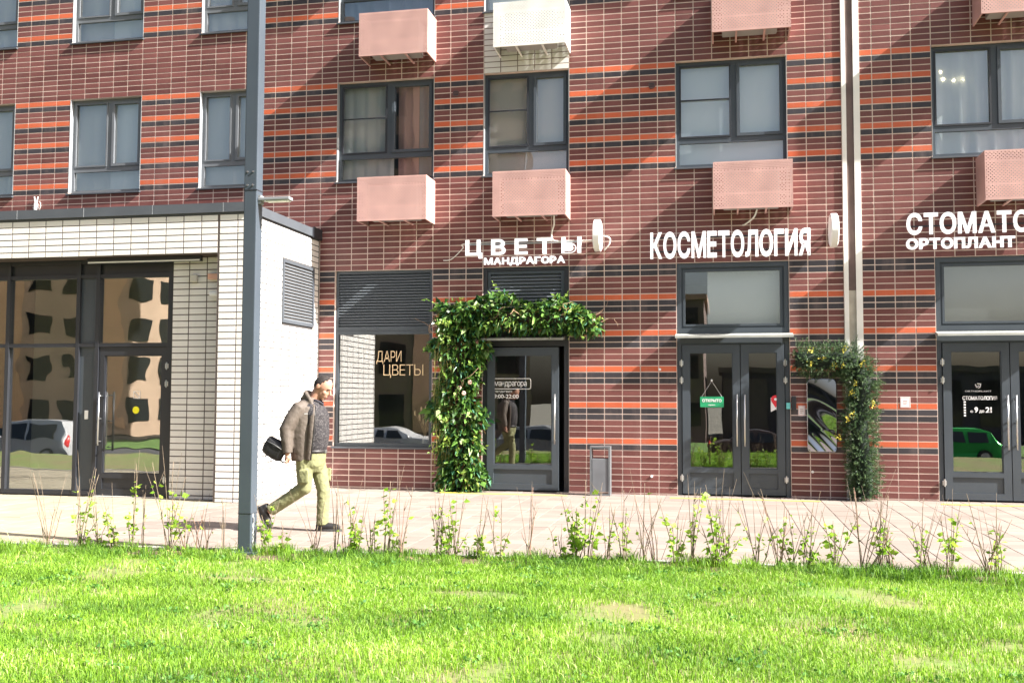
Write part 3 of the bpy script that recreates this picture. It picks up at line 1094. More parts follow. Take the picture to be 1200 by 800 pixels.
def cable(pts, r_, label, sub=8):
    b = MB()
    P = [Vector(p) for p in pts]
    out = []
    for i in range(len(P) - 1):
        p0, p1, p2, p3 = P[max(i - 1, 0)], P[i], P[i + 1], P[min(i + 2, len(P) - 1)]
        for k in range(sub):
            t = k / sub
            out.append(0.5 * ((2 * p1) + (-p0 + p2) * t + (2 * p0 - 5 * p1 + 4 * p2 - p3) * t * t + (-p0 + 3 * p1 - 3 * p2 + p3) * t ** 3))
    out.append(P[-1])
    b.tube(out, r_, 6)
    return tag(b.build("cable", CAB, None, True), label, "cable", "loose white cables on the facade")


cable([(-.22, -.25, 4.64), (-.24, -.10, 4.52), (-.29, -.05, 4.38), (-.27, -.04, 4.26), (-.12, -.04, 4.22), (-.02, -.05, 4.17)], .014, "thick white cable hanging from the box above the florist sign")
cable([(-2.2, -.03, 3.96), (-2.05, -.035, 3.98), (-1.85, -.04, 4.16), (-1.80, -.03, 4.24), (-.9, -.022, 4.26), (-.27, -.022, 4.25), (.30, -.022, 4.24), (.46, -.04, 4.24)], .009, "thin white cable running along the top of the florist sign letters")
cable([(3.1, -.3, 4.62), (3.05, -.15, 4.52), (2.92, -.05, 4.43), (2.88, -.02, 4.42)], .014, "short white cable stub below the box over the beauty salon")

# =================================================================== signs
LET = mk("white_sign_letter", (0.85, 0.85, 0.85), .4)
_lp = LET.node_tree.nodes["Principled BSDF"]          # the letters are backlit acrylic
_lp.inputs["Emission Color"].default_value = (1, 1, 1, 1); _lp.inputs["Emission Strength"].default_value = 0.24
sg = empty("shop_sign", (-1.8, -.07, 3.85), "large and small white raised letters over the florist's leafy doorway", "sign", "raised letter signs over the shops")
word("ЦВЕТЫ", -1.80, .215, 4.03, 4.30, -.045, .035, LET, sg, weight=.028, gap=.36, origin=(-1.8, -.07, 3.85))
word("МАНДРАГОРА", -1.47, -.06, 3.865, 3.985, -.04, .03, LET, sg, weight=.040, gap=.06, origin=(-1.8, -.07, 3.85))
q = MB(); q.box(0.02, 2.0, .022, .042, .36, .38); q.box(.3, 1.75, .024, .04, .06, .075); q.build("mounting_rail", TRIM, sg)
sg = empty("shop_sign", (1.37, -.07, 3.9), "single row of tall narrow white letters over the beauty salon", "sign", "raised letter signs over the shops")
word("КОСМЕТОЛОГИЯ", 1.375, 3.94, 3.895, 4.335, -.045, .035, LET, sg, weight=.030, gap=.065, origin=(1.37, -.07, 3.9))
q = MB(); q.box(0.05, 2.5, .022, .042, .10, .12); q.box(0.05, 2.5, .022, .042, .33, .35); q.build("mounting_rail", FRAME_D, sg)
sg = empty("shop_sign", (5.4, -.07, 3.9), "two rows of white letters over the dentist, cut by the right edge", "sign", "raised letter signs over the shops")
word("СТОМАТОЛОГИЯ", 5.41, 8.42, 4.18, 4.52, -.045, .035, LET, sg, weight=.030, gap=.08, origin=(5.4, -.07, 3.9))
word("ОРТОПЛАНТ", 5.40, 7.0, 3.945, 4.12, -.04, .03, LET, sg, weight=.048, gap=.05, origin=(5.4, -.07, 3.9))
q = MB(); q.box(0.05, 2.9, .022, .042, .40, .42); q.box(0.05, 1.6, .024, .04, .12, .14); q.build("mounting_rail", FRAME_D, sg)


def blade_sign(x, z, label, th=.12, rad=.265):
    o = empty("projecting_sign", (x, 0, z), label, "light box sign", "round projecting light boxes")
    b = MB()
    n = 40
    prof = [(0, -th / 2), (rad - .03, -th / 2), (rad, -th / 2 + .014), (rad, th / 2 - .014), (rad - .03, th / 2), (0, th / 2)]
    for k in range(n):
        a = 2 * math.pi * k / n
        for (rr, xx) in prof[1:5]:
            b.v.append((xx, -.34 + rr * math.cos(a), rr * math.sin(a)))
    for k in range(n):
        k2 = (k + 1) % n
        for j in range(3):
            b.f.append((k * 4 + j, k * 4 + j + 1, k2 * 4 + j + 1, k2 * 4 + j))
    b.f.append(tuple(k * 4 for k in range(n))); b.f.append(tuple(k * 4 + 3 for k in reversed(range(n))))
    b.build("light_box", WHITE, o)
    c = MB(); c.tube([(0, -.085, .07), (0, -.013, .07)], .016, 8); c.tube([(0, -.085, -.07), (0, -.013, -.07)], .016, 8)
    c.box(-.03, .03, -.022, -.0035, -.13, .13)
    c.build("bracket", FRAME_D, o)
    return o


blade_sign(.53, 4.265, "round white light box sticking out right of the florist sign")
blade_sign(4.27, 4.00 + .14 + .10, "round white light box sticking out right of the beauty salon sign")
cable([(.60, -.10, 4.30), (.70, -.06, 4.26), (.69, -.05, 4.16), (.60, -.03, 4.06)], .012, "white cable loop at the back of the florist's round light box")

# small things on the doors and on the wall
GREEN_S = mk("green_sign_plastic", (0.02, 0.30, 0.13), .4)
sg = empty("open_sign", (2.36, -.03, 1.45), "small green open sign hanging on the beauty salon door", "sign")
q = MB(); q.cbox(-.19, .19, .036, .046, -.01, .165, .004); q.build("plate", GREEN_S, sg)
word("ОТКРЫТО", -.155, .155, .075, .125, .034, .003, VIN, sg, weight=.03, join=True, name="lettering", gap=.08)
word("open", -.06, .05, .02, .045, .034, .003, VIN, sg, weight=.01, join=True, name="lettering", gap=.08)
q = MB(); q.tube([(-.16, .04, .165), (0, .04, .42), (.16, .04, .165)], .004, 5); q.build("cord", WHITE, sg)
q = MB(); q.ball((0, .038, .43), .018, .01, .018, 8); q.build("suction_cup", WHITE, sg)
for ob in sg.children: ob.location.y = .018
sg = empty("door_sticker", (3.37, .012, 1.5), "white pennant sticker with a red map pin on the salon door", "sticker")
q = MB(); q.v += [(-.075, 0, -.13), (0, 0, -.09), (.075, 0, -.13), (.075, 0, .10), (-.075, 0, .10)]; q.f += [(0, 1, 4), (1, 3, 4), (1, 2, 3)]; q.build("pennant", VIN, sg)
RED = mk("red_print", (0.75, 0.03, 0.05), .5)
q = MB(); pts = [(.07 * math.cos(R(a)), -.003, .07 + .07 * math.sin(R(a))) for a in range(-30, 211, 20)] + [(0, -.003, -.06)]
q.v += pts; q.f.append(tuple(range(len(pts)))); q.build("map_pin", RED, sg)
q = MB(); pts = [(.022 * math.cos(R(a)), -.005, .075 + .022 * math.sin(R(a))) for a in range(0, 360, 30)]; q.v += pts; q.f.append(tuple(range(len(pts)))); q.build("dot", VIN, sg)
q = MB(); q.cbox(3.535, 3.60, -.03, -.0055, 1.42, 1.52, .004); tag(q.build("door_sticker", mk("cyan_print", (.15, .55, .55), .5)), "tiny turquoise sticker on the right edge of the salon door", "sticker")
q = MB(); q.cbox(3.615, 3.69, -.05, -.0035, 1.40, 1.62, .01); tag(q.build("call_button", FRAME_D), "small black keypad beside the salon door", "keypad")
PAPER = mk("notice_paper", (.80, .74, .74), .7)


def notice(x0, x1, z0, z1, label):
    o = empty("wall_notice", (x0, -.0035, z0), label, "notice")
    q = MB(); q.box(0, x1 - x0, -.004, -.0005, 0, z1 - z0); q.build("sheet", PAPER, o)
    q = MB()
    wd, ht = x1 - x0, z1 - z0
    for k in range(3):
        q.box(wd * .28, wd * (.72 - .1 * (k == 2)), -.0052, -.0042, ht * (.60 - .16 * k), ht * (.66 - .16 * k))
    q.build("print", mk("grey_print", (.35, .22, .22), .7), o)
    q = MB(); q.ring(wd * .06, wd * .94, ht * .06, ht * .94, wd * .04, -.0052, -.0042); q.build("border", mk("red_border", (.75, .35, .33), .7), o)
    return o


notice(5.275, 5.425, 1.45, 1.62, "small white notice on the tiles between fir garland and dentist door")
notice(3.72, 3.83, 1.31, 1.475, "small white notice right of the salon door beside the mirror")
for (x, z, lb) in ((1.52, 2.06, "white dot stuck on black tiles left of the salon door, upper one"), (1.38, .3, "white dot low on the tiles between bin and salon door"), (3.93, .42, "white dot low on the tiles below the mirror")):
    q = MB(); q.tube([(x, -.02, z), (x, -.0035, z)], .022, 10); tag(q.build("wall_button", WHITE), lb, "button", "small round white wall buttons")

for (px_, pz_, lb) in ((5.05, 6.86, "small round vent cap on the tiles left of the salon's upstairs window"), (-2.0, 6.92, "small round vent cap between the two upstairs windows over the florist")):
    vx = px_ if px_ < 0 else X_(4.7)
    q = empty("vent_cap", (vx, 0, pz_ - .02), lb, "vent", "round wall vents")
    b_ = MB(); b_.tube([(0, -.018, 0), (0, -.0035, 0)], .062, 16); b_.build("rim", mk("vent_brown", (.12, .06, .055), .6), q)
    b_ = MB()
    for k_ in range(3): b_.box(-.04, .04, -.021, -.0185, -.03 + .025 * k_, -.018 + .025 * k_)
    b_.build("slots", FRAME_D, q)
# dried grasses standing inside the florist window
df = empty("dried_flowers", (-2.62, .34, .742), "pale dried grasses standing inside the right corner of the florist window", "dried flowers")
b_ = MB(); b_.tube([(0, 0, 0), (0, 0, .06), (0, 0, .15)], [.045, .055, .04], 12); b_.build("vase", mk("glass_vase", (.30, .28, .25), .2), df, True)
STW = mk("dried_straw", (.62, .44, .28), .8, var=.3, scale=20)
rq = random.Random(8)
for k_ in range(16):
    a_ = rq.uniform(0, 6.28); l_ = rq.uniform(.25, .52); sp_ = rq.uniform(.02, .20)
    tip_ = (sp_ * math.cos(a_), sp_ * .5 * math.sin(a_), .14 + l_)
    b_ = MB(); b_.tube([(0, 0, .12), (tip_[0] * .4, tip_[1] * .4, .12 + l_ * .55), tip_], [.003, .0025, .002], 5); b_.ball(tip_, .018, .018, .05, 8); b_.build("stalk", STW, df)
# crumpled mirror sheet
CHR = mk("mirror_foil", (.34, .35, .40), .03, metal=1.0)
q = MB()
nx, nz = 36, 80
for j in range(nz + 1):
    for i in range(nx + 1):
        u, v = i / nx, j / nz
        x = (u - .5) * .455
        z = v * 1.17
        cr_ = .10
        # rounded corners
        if v > 1 - cr_ / 1.17 * .9:
            t = (v - (1 - cr_ / 1.17 * .9)) / (cr_ / 1.17 * .9)
            x *= 1 - .25 * t * t
        if v < .06:
            x *= 1 - .12 * ((.06 - v) / .06) ** 2
        y = -.075 + .007 * math.sin(5.2 * z + 3 * x) + .0018 * math.sin(9 * x + 4 * z)
        if v < .3:
            y += .008 * math.sin(26 * x + 22 * z) * (0.3 - v) * 3
        q.v.append((x, y, z))
for j in range(nz):
    for i in range(nx):
        a = j * (nx + 1) + i
        q.f.append((a, a + 1, a + nx + 2, a + nx + 1))
mo = empty("mirror_sheet", (4.08, 0, .74), "tall rippled mirror sheet with rounded corners hanging on the tiles", "mirror")
o = q.build("sheet", CHR, mo, True)
md = o.modifiers.new("thick", 'SOLIDIFY'); md.thickness = .004; md.offset = 1
q = MB(); q.tube([(0, -.06, 1.12), (0, -.0035, 1.12)], .012, 8); q.tube([(0, -.06, .2), (0, -.0035, .2)], .012, 8); q.build("spacer", STEEL, mo)

# bin by the florist door: flat-bar frame with a hanging sheet body
bn = empty("litter_bin", (.57, -.30, 0), "slim grey litter bin in a flat bar frame beside the florist door", "bin")
q = MB(); q.ring(-.165, .165, .004, .80, .028, -.11, .11); q.build("frame", mk("bin_frame_paint", (.13, .14, .15), .4, var=.15, scale=5), bn)
q = MB(); q.cbox(-.132, .132, -.10, .10, .06, .60, .008); bb = q.build("body", mk("bin_sheet_paint", (.15, .16, .175), .45, var=.15, scale=4), bn)
q = MB(); q.box(-.11, .11, -.08, .08, .6005, .603); q.build("mouth", FRAME_D, bb)

# =================================================================== white annex with the glazed entrance
an = empty("entrance_annex", (-4.5, -2.8, 0), "white tiled entrance block with dark glazed front and grey fascia", "annex")
AX0, AX1, AY0, AY1 = -10.7, -4.5, -2.8, -.016
AZ = 4.36
RY = -2.5         # recess plane


def rel(o):       # meshes were written in world coordinates
    for v in o.data.vertices:
        v.co -= Vector((-4.5, -2.8, 0))
    return o


b = MB()
e = .001
b.box(-4.99, AX1 - e, AY0 + e, AY1, -.1, AZ)                       # right pier (runs back as the side wall)
b.box(AX0, AX0 + .5, AY0 + e, AY1, -.1, AZ)                        # left pier
b.box(AX0 + .5, -4.99, AY0 + e, RY + .3, 3.77, AZ)                 # header
b.box(-5.9, -4.99, RY + e, RY + .3, -.1, 3.77)                     # recessed wall piece
rel(b.build("wall", mk("annex_joint", (0.095, 0.075, 0.068), .9, var=.15, scale=3), an))
b = MB(); b.box(AX0, AX1 - .005, AY0 + .005, AY1, AZ, AZ + .03); b.box(AX0 - .02, AX1 + .035, AY0 - .035, AY1, AZ + .031, AZ + .175)
rel(b.build("fascia", FASCIA, an))
b = MB()
x = -4.9
while x > AX0:
    b.box(x, x + .006, AY0 - .037, AY0 - .034, AZ + .031, AZ + .175); x -= 1.19
rel(b.build("fascia_joint", TRIM, an))
b = MB(); b.box(AX1 + .036, AX1 + .05, -.42, -.016, AZ + .01, AZ + .20); rel(b.build("fascia_end", FRAME_D, an))
tl = []
JW = .016


def lay_front(x0, x1, z0, z1, y, xo):
    n0 = math.floor((x0 - xo) / .3) - 1
    for k in range(int(math.floor(z0 / .1)), int(math.ceil(z1 / .1)) + 1):
        a, b_ = max(z0, k * .1 - .04) + JW / 2, min(z1, k * .1 + .06) - JW / 2
        if b_ - a < .02: continue
        i = n0
        while xo + i * .3 < x1:
            u0, u1 = max(x0, xo + i * .3) + JW / 2, min(x1, xo + i * .3 + .3) - JW / 2
            i += 1
            if u1 - u0 < .02: continue
            tl.append((0, (u0 + u1) / 2, y, (a + b_) / 2, u1 - u0, b_ - a, WHITE_T))


JS = .017


def lay_side(y0, y1, z0, z1, x, yo, hole=None):
    for k in range(int(math.floor(z0 / .1)), int(math.ceil(z1 / .1)) + 1):
        a, b_ = max(z0, k * .1 - .04) + JS / 2, min(z1, k * .1 + .06) - JS / 2
        if b_ - a < .02: continue
        i = -1
        while yo + i * .3 < y1:
            u0, u1 = max(y0, yo + i * .3) + JS / 2, min(y1, yo + i * .3 + .3) - JS / 2
            i += 1
            segs = [(u0, u1)]
            if hole and a < hole[3] and b_ > hole[2]:
                segs = []
                if u0 < hole[0]: segs.append((u0, min(u1, hole[0])))
                if u1 > hole[1]: segs.append((max(u0, hole[1]), u1))
            for s0, s1 in segs:
                if s1 - s0 < .02: continue
                tl.append((1, x, (s0 + s1) / 2, (a + b_) / 2, s1 - s0, b_ - a, WHITE_T))


lay_front(-4.99, AX1, 0, AZ, AY0, -4.665)
lay_front(AX0 + .5, -4.99, 3.77, AZ, AY0, -4.665)
lay_front(AX0, AX0 + .5, 0, AZ, AY0, -4.665)
lay_front(-5.9, -4.99, .0, 3.77, RY, -5.32 + .0)
GR = (-1.56, -.27, 2.80, 3.84)
lay_side(AY0, AY1, 0, AZ, AX1, AY0 + .05, GR)
for i, t in enumerate(tl):
    tl[i] = t
wo = [o for o in an.children if o.name.startswith("wall")][0]
tl2 = [(t[0], t[1], t[2], t[3], t[4], t[5], t[6]) for t in tl]
n_before = set(o.name for o in wo.children)
lay_tiles(tl2, wo, 300, "brick_field")
for o in wo.children:
    if o.name not in n_before:
        o.location = Vector(o.location) - Vector((-4.5, -2.8, 0))
b = MB(); b.box(AX1 - .0009, AX1 - .0002, AY0 + .02, AY1 - .001, 0, AZ - .002); rel(b.build("side_joint_bed", mk("side_joint", (0.075, 0.07, 0.07), .95), an))
# louvred grille in the side wall
gr = louvre(GR[0], GR[1], GR[2], GR[3], 0, an, 18, FASCIA, "louvre", .05)
gr.rotation_euler.z = math.pi / 2
gr.location = (-.005, 2.8, 0)
# glazed entrance
GY = -2.42
g = MB()
g.box(-6.0, -5.9, GY - .04, GY + .06, .02, 3.765)
g.box(AX0 + .5, -6.0, GY - .039, GY + .059, 3.70, 3.765); g.box(AX0 + .5, -6.0, GY - .038, GY + .058, 3.47, 3.53); g.box(AX0 + .5, -6.0, GY - .038, GY + .058, 2.37, 2.43); g.box(AX0 + .5, -7.27, GY - .038, GY + .058, .02, .09)
for x in (-8.9, -7.62, -7.27):
    g.box(x, x + .065, GY - .045, GY + .065, .02, 3.765)
rel(g.build("glazing_frame", FRAME_D, an))
g = MB(); g.box(AX0 + .5, -6.0, GY, GY + .02, 3.53, 3.70); rel(g.build("spandrel_panel", FRAME_D, an))
g = MB(); g.box(-7.555, -7.27, GY, GY + .02, .09, 3.47); pn = rel(g.build("solid_panel", FRAME, an))
g = MB(); g.cbox(-7.44, -7.38, GY - .02, GY, 1.22, 1.36, .006); rel(g.build("entry_button", WHITE, an))
for (a, b_) in ((AX0 + .5, -8.9), (-8.835, -7.62)):
    for (z0, z1) in ((.09, 2.37), (2.43, 3.47)):
        g = MB(); g.box(a, b_, GY + .01, GY + .02, z0, z1); rel(g.build("pane", GLASS_W, an))
g = MB(); g.box(-7.205, -6.0, GY + .01, GY + .02, 2.43, 3.47); rel(g.build("pane", GLASS_W, an))
d = leaf(-7.20, -6.005, .03, 2.365, an, .34, GY - .02, 'R', 'L', FRAME_D, .09, gmat=GLASS_W)
rel(d)
for o in d.children:
    rel(o)
g = MB(); g.tube([(-7.02, GY - .10, .72), (-7.02, GY - .10, 1.66)], .016, 8)
for z in (.78, 1.19, 1.60): g.tube([(-7.02, GY - .10, z), (-7.06, GY - .02, z)], .01, 6)
rel(g.build("handle", FRAME_D, d, True))
g = MB(); pts = [(.058 * math.cos(R(a)), 0, .058 * math.sin(R(a))) for a in range(0, 360, 15)]; g.v += [(-6.55 + p[0], GY + .0075, 1.37 + p[2]) for p in pts]; g.f.append(tuple(range(len(pts))))
rel(g.build("yellow_dot", mk("yellow_sticker", (.85, .80, .02), .6), d))
g = MB(); g.ring(-6.60, -6.48, 1.55, 1.67, .008, GY + .006, GY + .0075); g.tube([(-6.59, GY + .007, 1.66), (-6.49, GY + .007, 1.56)], .005, 4); rel(g.build("sticker", VIN, d))
g = MB(); g.box(-7.2, -6.0, GY - .1, GY + .4, -.02, .02); rel(g.build("threshold", CONC, an))
# sage interior
b = MB()
xx0, xx1, yy0, yy1, zz0, zz1 = AX0 + .5, -4.995, GY + .07, -.05, .018, 3.77
b.quad((xx0, yy1, zz0), (xx0, yy1, zz1), (xx1, yy1, zz1), (xx1, yy1, zz0)); b.quad((xx0, yy0, zz0), (xx0, yy1, zz0), (xx1, yy1, zz0), (xx1, yy0, zz0))
b.quad((xx0, yy0, zz1), (xx1, yy0, zz1), (xx1, yy1, zz1), (xx0, yy1, zz1)); b.quad((xx1, yy0, zz0), (xx1, yy1, zz0), (xx1, yy1, zz1), (xx1, yy0, zz1))
b.quad((xx0, yy0, zz0), (xx0, yy0, zz1), (xx0, yy1, zz1), (xx0, yy1, zz0))
rel(b.build("interior", SAGE, an))
b = MB(); b.quad((AX0, AY0 + .02, AZ + .029), (AX1 - .02, AY0 + .02, AZ + .029), (AX1 - .02, AY1, AZ + .029), (AX0, AY1, AZ + .029)); rel(b.build("roof", CONC, an))
# linear lamp under the header, junction box, sensor
lm = empty("linear_lamp", (-6.6, -2.62, 3.75), "long slim white strip lamp under the annex header", "lamp")
b = MB(); b.box(-.72, 1.25, -.03, .03, -.07, .012); b.build("housing", FRAME_D, lm)
b = MB(); b.box(-.70, 1.23, -.036, -.0301, -.068, -.045); b.build("diffuser", WHITE, lm)
b = MB(); b.cbox(-5.28, -4.995, RY - .06, RY - .015, 3.40, 3.49, .008); jb = b.build("junction_box", mk("salmon_label", (.70, .40, .30), .6, var=.1)); tag(jb, "salmon coloured label box under the annex header", "junction box")
b = MB(); b.cbox(-5.58, -5.46, RY - .07, RY - .015, 3.36, 3.48, .02); tag(b.build("motion_sensor", mk("grey_plastic", (.5, .48, .42), .6)), "round grey sensor on the recessed white tiles of the annex", "sensor")
b = MB(); b.tube([(-5.12, RY - .016, 3.20), (-5.14, RY - .09, 3.17)], .02, 8); b.cbox(-5.2, -5.06, RY - .16, RY - .07, 3.13, 3.20, .02); tag(b.build("camera_dome", WHITE), "small white security camera in the annex recess", "camera")
# antenna-like bracket on the wall above the annex
wb = empty("wall_bracket", (X_(-34.2), 0, 5.08), "white forked bracket with a cable on the tiles above the annex", "bracket")
wb.scale = (.62, .62, .62)
b = MB(); b.box(-.035, .035, -.10, -.0035, 0, .28); b.tube([(-.01, -.06, .26), (-.06, -.06, .48)], .018, 8); b.tube([(.01, -.06, .26), (.07, -.06, .48)], .018, 8); b.build("fork", WHITE, wb)
b = MB(); b.tube([(.08, -.05, .33), (.15, -.05, .30), (.17, -.05, .18), (.13, -.05, .08), (.05, -.05, .03)], .008, 6); b.build("cable", CAB, wb, True)
b = MB(); b.tube([(-.10, -.05, .14), (.1, -.05, .14)], .03, 8); b.build("clamp", mk("grey_metal", (.4, .4, .42), .4, metal=.7), wb)

# =================================================================== mast
mast = empty("lamp_mast", (-2.23, -7.23, 0), "tall square blue grey steel mast standing at the lawn edge", "mast")
MASTM = mk("mast_paint", (0.058, 0.074, 0.095), .42, var=.10, scale=1.5)
b = MB(); b.cbox(-.071, .071, -.071, .071, -.02, 9.0, .010); po = b.build("post", MASTM, mast)
b = MB()
b.box(-.0735, .0735, -.0735, .0735, 3.705, 3.715); b.box(-.0735, .0735, -.0735, .0735, .40, .405)
b.build("seam", FRAME_D, mast)
b = MB()
for x in (-.03, .03):
    for z in (3.76, 3.90): b.tube([(x, -.082, z), (x, -.07, z)], .010, 8)
b.build("bolt", STEEL, mast)
b = MB(); b.cbox(.072, .42, -.05, .05, 3.60, 3.635, .008); b.box(.0715, .10, -.04, .04, 3.57, 3.66); b.build("lamp_arm", mk("arm_paint", (.24, .25, .27), .45), mast)
b = MB(); b.box(.16, .40, -.04, .04, 3.590, 3.599); b.build("lamp_glass", WHITE, mast)
b = MB(); b.cbox(-.13, .13, -.13, .13, -.03, .02, .006); b.build("base_plate", MASTM, mast)
b = MB()
for (x, z, wd, ht) in ((.0715, .06, .03, .30), (.0715, .3, .02, .1)):
    b.box(x, x + .0008, -.03, -.03 + wd, z, z + ht)
b.build("paint_scrape", mk("bare_metal", (.5, .52, .54), .5), mast)
#PART3
# =================================================================== greenery round the shop doors
def leaf_cloud(name, P, D, L, Wd, mat, parent, seed=0, fold=.25, droop=.0, kind=True):
    """P, D arrays (n,3); L, Wd arrays: one folded, pointed leaf per point"""
    g = np.random.default_rng(seed)
    n = len(P)
    D = D / np.maximum(np.linalg.norm(D, axis=1, keepdims=True), 1e-6)
    ref = g.normal(size=(n, 3))
    S = np.cross(D, ref); S /= np.maximum(np.linalg.norm(S, axis=1, keepdims=True), 1e-6)
    N_ = np.cross(S, D)
    L_ = L[:, None]; W_ = Wd[:, None]
    dz = np.zeros((n, 3)); dz[:, 2] = -droop
    v0 = P
    v1 = P + D * L_ * .38 + S * W_ + N_ * W_ * fold
    v2 = P + D * L_ + dz * L_
    v3 = P + D * L_ * .38 - S * W_ + N_ * W_ * fold
    v4 = P + D * L_ * .55 + dz * L_ * .35
    V = np.stack([v0, v1, v2, v3, v4], 1).reshape(-1, 3)
    b = (np.arange(n) * 5)[:, None]
    T = np.concatenate([b + np.array([[0, 1, 4]]), b + np.array([[1, 2, 4]]), b + np.array([[2, 3, 4]]), b + np.array([[3, 0, 4]])], 1).reshape(-1, 3)
    o = np_mesh(name, V, T, mat, np.repeat(g.random(n), 5), parent)
    if kind:
        tag(o, kind="stuff")
    return o


IVY = mk_leaf("ivy_leaf", (0.010, 0.042, 0.014), (0.155, 0.31, 0.06), .28, .35, c3=(.34, .44, .16), patch=.6, ps=5)
FERN = mk_leaf("fern_leaf", (0.06, 0.17, 0.02), (0.32, 0.44, 0.08), .35, .5)
TEAL = mk_leaf("bluish_leaf", (0.02, 0.11, 0.055), (0.12, 0.32, 0.19), .25, .35)
STRAW = mk_leaf("straw_strand", (0.18, 0.20, 0.06), (0.46, 0.40, 0.14), .4, .6)
TWIG = mk("curly_twig_bark", (0.34, 0.22, 0.14), .8, var=.3, scale=20)
BARKD = mk("dark_bark", (0.05, 0.035, 0.025), .9, var=.3, scale=20)
g1 = empty("leafy_garland", (-1.9, 0, 0), "lush artificial ivy garland arching over the left side of the florist door", "garland")
gn = np.random.default_rng(5)


def sample_garland(n, g):
    P, D = [], []
    while len(P) < n:
        if g.random() < .60:
            z = g.uniform(.02, 3.0)
            cx, cy = -1.86 + .05 * math.sin(z * 3.1) + .04 * math.sin(z * 7), -.17
            rx = .40 + .09 * math.sin(z * 5.3 + 1) + .07 * math.sin(z * 11)
            if z < .4: rx *= .75 + z * .6
            ry = .20
            a = g.uniform(0, 2 * math.pi); q = g.random() ** .35
            p = (cx + rx * q * math.cos(a), min(-.01, cy + ry * q * math.sin(a)), z)
            d = (math.cos(a) * .7, math.sin(a) * .9 - .5, g.normal() * .5 - .25)
        else:
            x = g.uniform(-2.25, .52)
            t = (x + 2.25) / 2.77
            cz = 2.98 - .05 * t + .05 * math.sin(x * 4) - (max(0, t - .8) * 1.0)
            rz = (.30 + .05 * math.sin(x * 6 + 2)) * (1 if t < .75 else max(.25, 1 - (t - .75) * 2.6)) * (1 if t > .1 else .75)
            a = g.uniform(0, 2 * math.pi); q = g.random() ** .35
            p = (x, min(-.01, -.19 + .2 * q * math.cos(a)), cz + rz * q * math.sin(a))
            if p[2] < 2.66 and p[0] > -1.5 and p[1] > -.25: p = (p[0], -.26 - .05 * g.random(), p[2])
            if p[2] < 2.72 and p[0] > -1.42 and p[0] < .05: continue
            d = (g.normal() * .5, math.cos(a) * .6 - .55, math.sin(a) * .8 - .1)
        P.append(p); D.append(np.array(d) + g.normal(size=3) * .35)
    return np.array(P), np.array(D)


off1 = np.array([-1.9, 0, 0])
P, D = sample_garland(3600, gn); leaf_cloud("ivy_foliage", P - off1, D, gn.uniform(.08, .19, len(P)), gn.uniform(.028, .062, len(P)), IVY, g1, 1, droop=.25)
P, D = sample_garland(1500, gn); leaf_cloud("bluish_foliage", P - off1, D, gn.uniform(.07, .15, len(P)), gn.uniform(.014, .03, len(P)), TEAL, g1, 2, droop=.3)
P, D = sample_garland(2000, gn); leaf_cloud("fern_foliage", P - off1, D, gn.uniform(.05, .10, len(P)), gn.uniform(.010, .022, len(P)), FERN, g1, 3, droop=.2)
# sprigs that stick out and a few large pale leaves
SP, SD = [], []
Pb, Db = sample_garland(90, gn)
for p, d in zip(Pb, Db):
    d = d / np.linalg.norm(d) + np.array([0, -.3, .1]); p = p.copy()
    for k in range(9):
        p = p + d * .03 + np.array([0, 0, -.0015 * k]); p[1] = min(p[1], -.03)
        if p[2] < 2.72 and -1.42 < p[0] < .05: break
        SP.append(p.copy()); SD.append(d * .5 + gn.normal(size=3) * .8)
SP, SD = np.array(SP), np.array(SD)
leaf_cloud("sprig_foliage", SP - off1, SD, gn.uniform(.05, .09, len(SP)), gn.uniform(.014, .026, len(SP)), FERN, g1, 6, droop=.1)
P, D = sample_garland(420, gn); leaf_cloud("brown_foliage", P - off1, D, gn.uniform(.06, .14, len(P)), gn.uniform(.012, .04, len(P)), mk_leaf("bronze_leaf", (.05, .022, .015), (.26, .15, .06), .25, .5), g1, 8, droop=.4)
P, D = sample_garland(80, gn); P[:, 1] -= .08; D[:, 1] -= .6
leaf_cloud("pale_foliage", P - off1, D, gn.uniform(.10, .17, len(P)), gn.uniform(.03, .05, len(P)), mk_leaf("pale_leaf", (.20, .34, .10), (.44, .54, .26), .3, .4), g1, 7, droop=.4)
# light strands hanging at the left
m_ = gn.random(200) < 2
P = np.stack([gn.uniform(-2.28, -1.95, 200), gn.uniform(-.42, -.2, 200), gn.uniform(.7, 2.6, 200)], 1); D = np.stack([gn.normal(size=200) * .12, gn.normal(size=200) * .1, -np.ones(200)], 1)
leaf_cloud("straw_strands", P - off1, D, gn.uniform(.2, .5, 200), np.full(200, .006), STRAW, g1, 4)
b = MB()
b.tube([(.05, -.12, .0), (.02, -.12, 1.5), (.0, -.12, 2.7), (.1, -.15, 2.95), (.8, -.15, 2.95), (1.8, -.15, 2.9), (2.2, -.15, 2.8)], [.1, .13, .12, .12, .1, .08, .03], 8)
b.build("core", BARKD, g1, True)
rr = random.Random(21)


def curly(p, d, n=9, st=.07, amp=.55):
    p = Vector(p); d = Vector(d).normalized(); out = [p.copy()]
    for i in range(n):
        d = (d + Vector((rr.gauss(0, amp), rr.gauss(0, amp * .5), rr.gauss(0, amp)))).normalized()
        p = p + d * st
        if p.y > -.03: p.y = -.03
        out.append(p.copy())
    return out


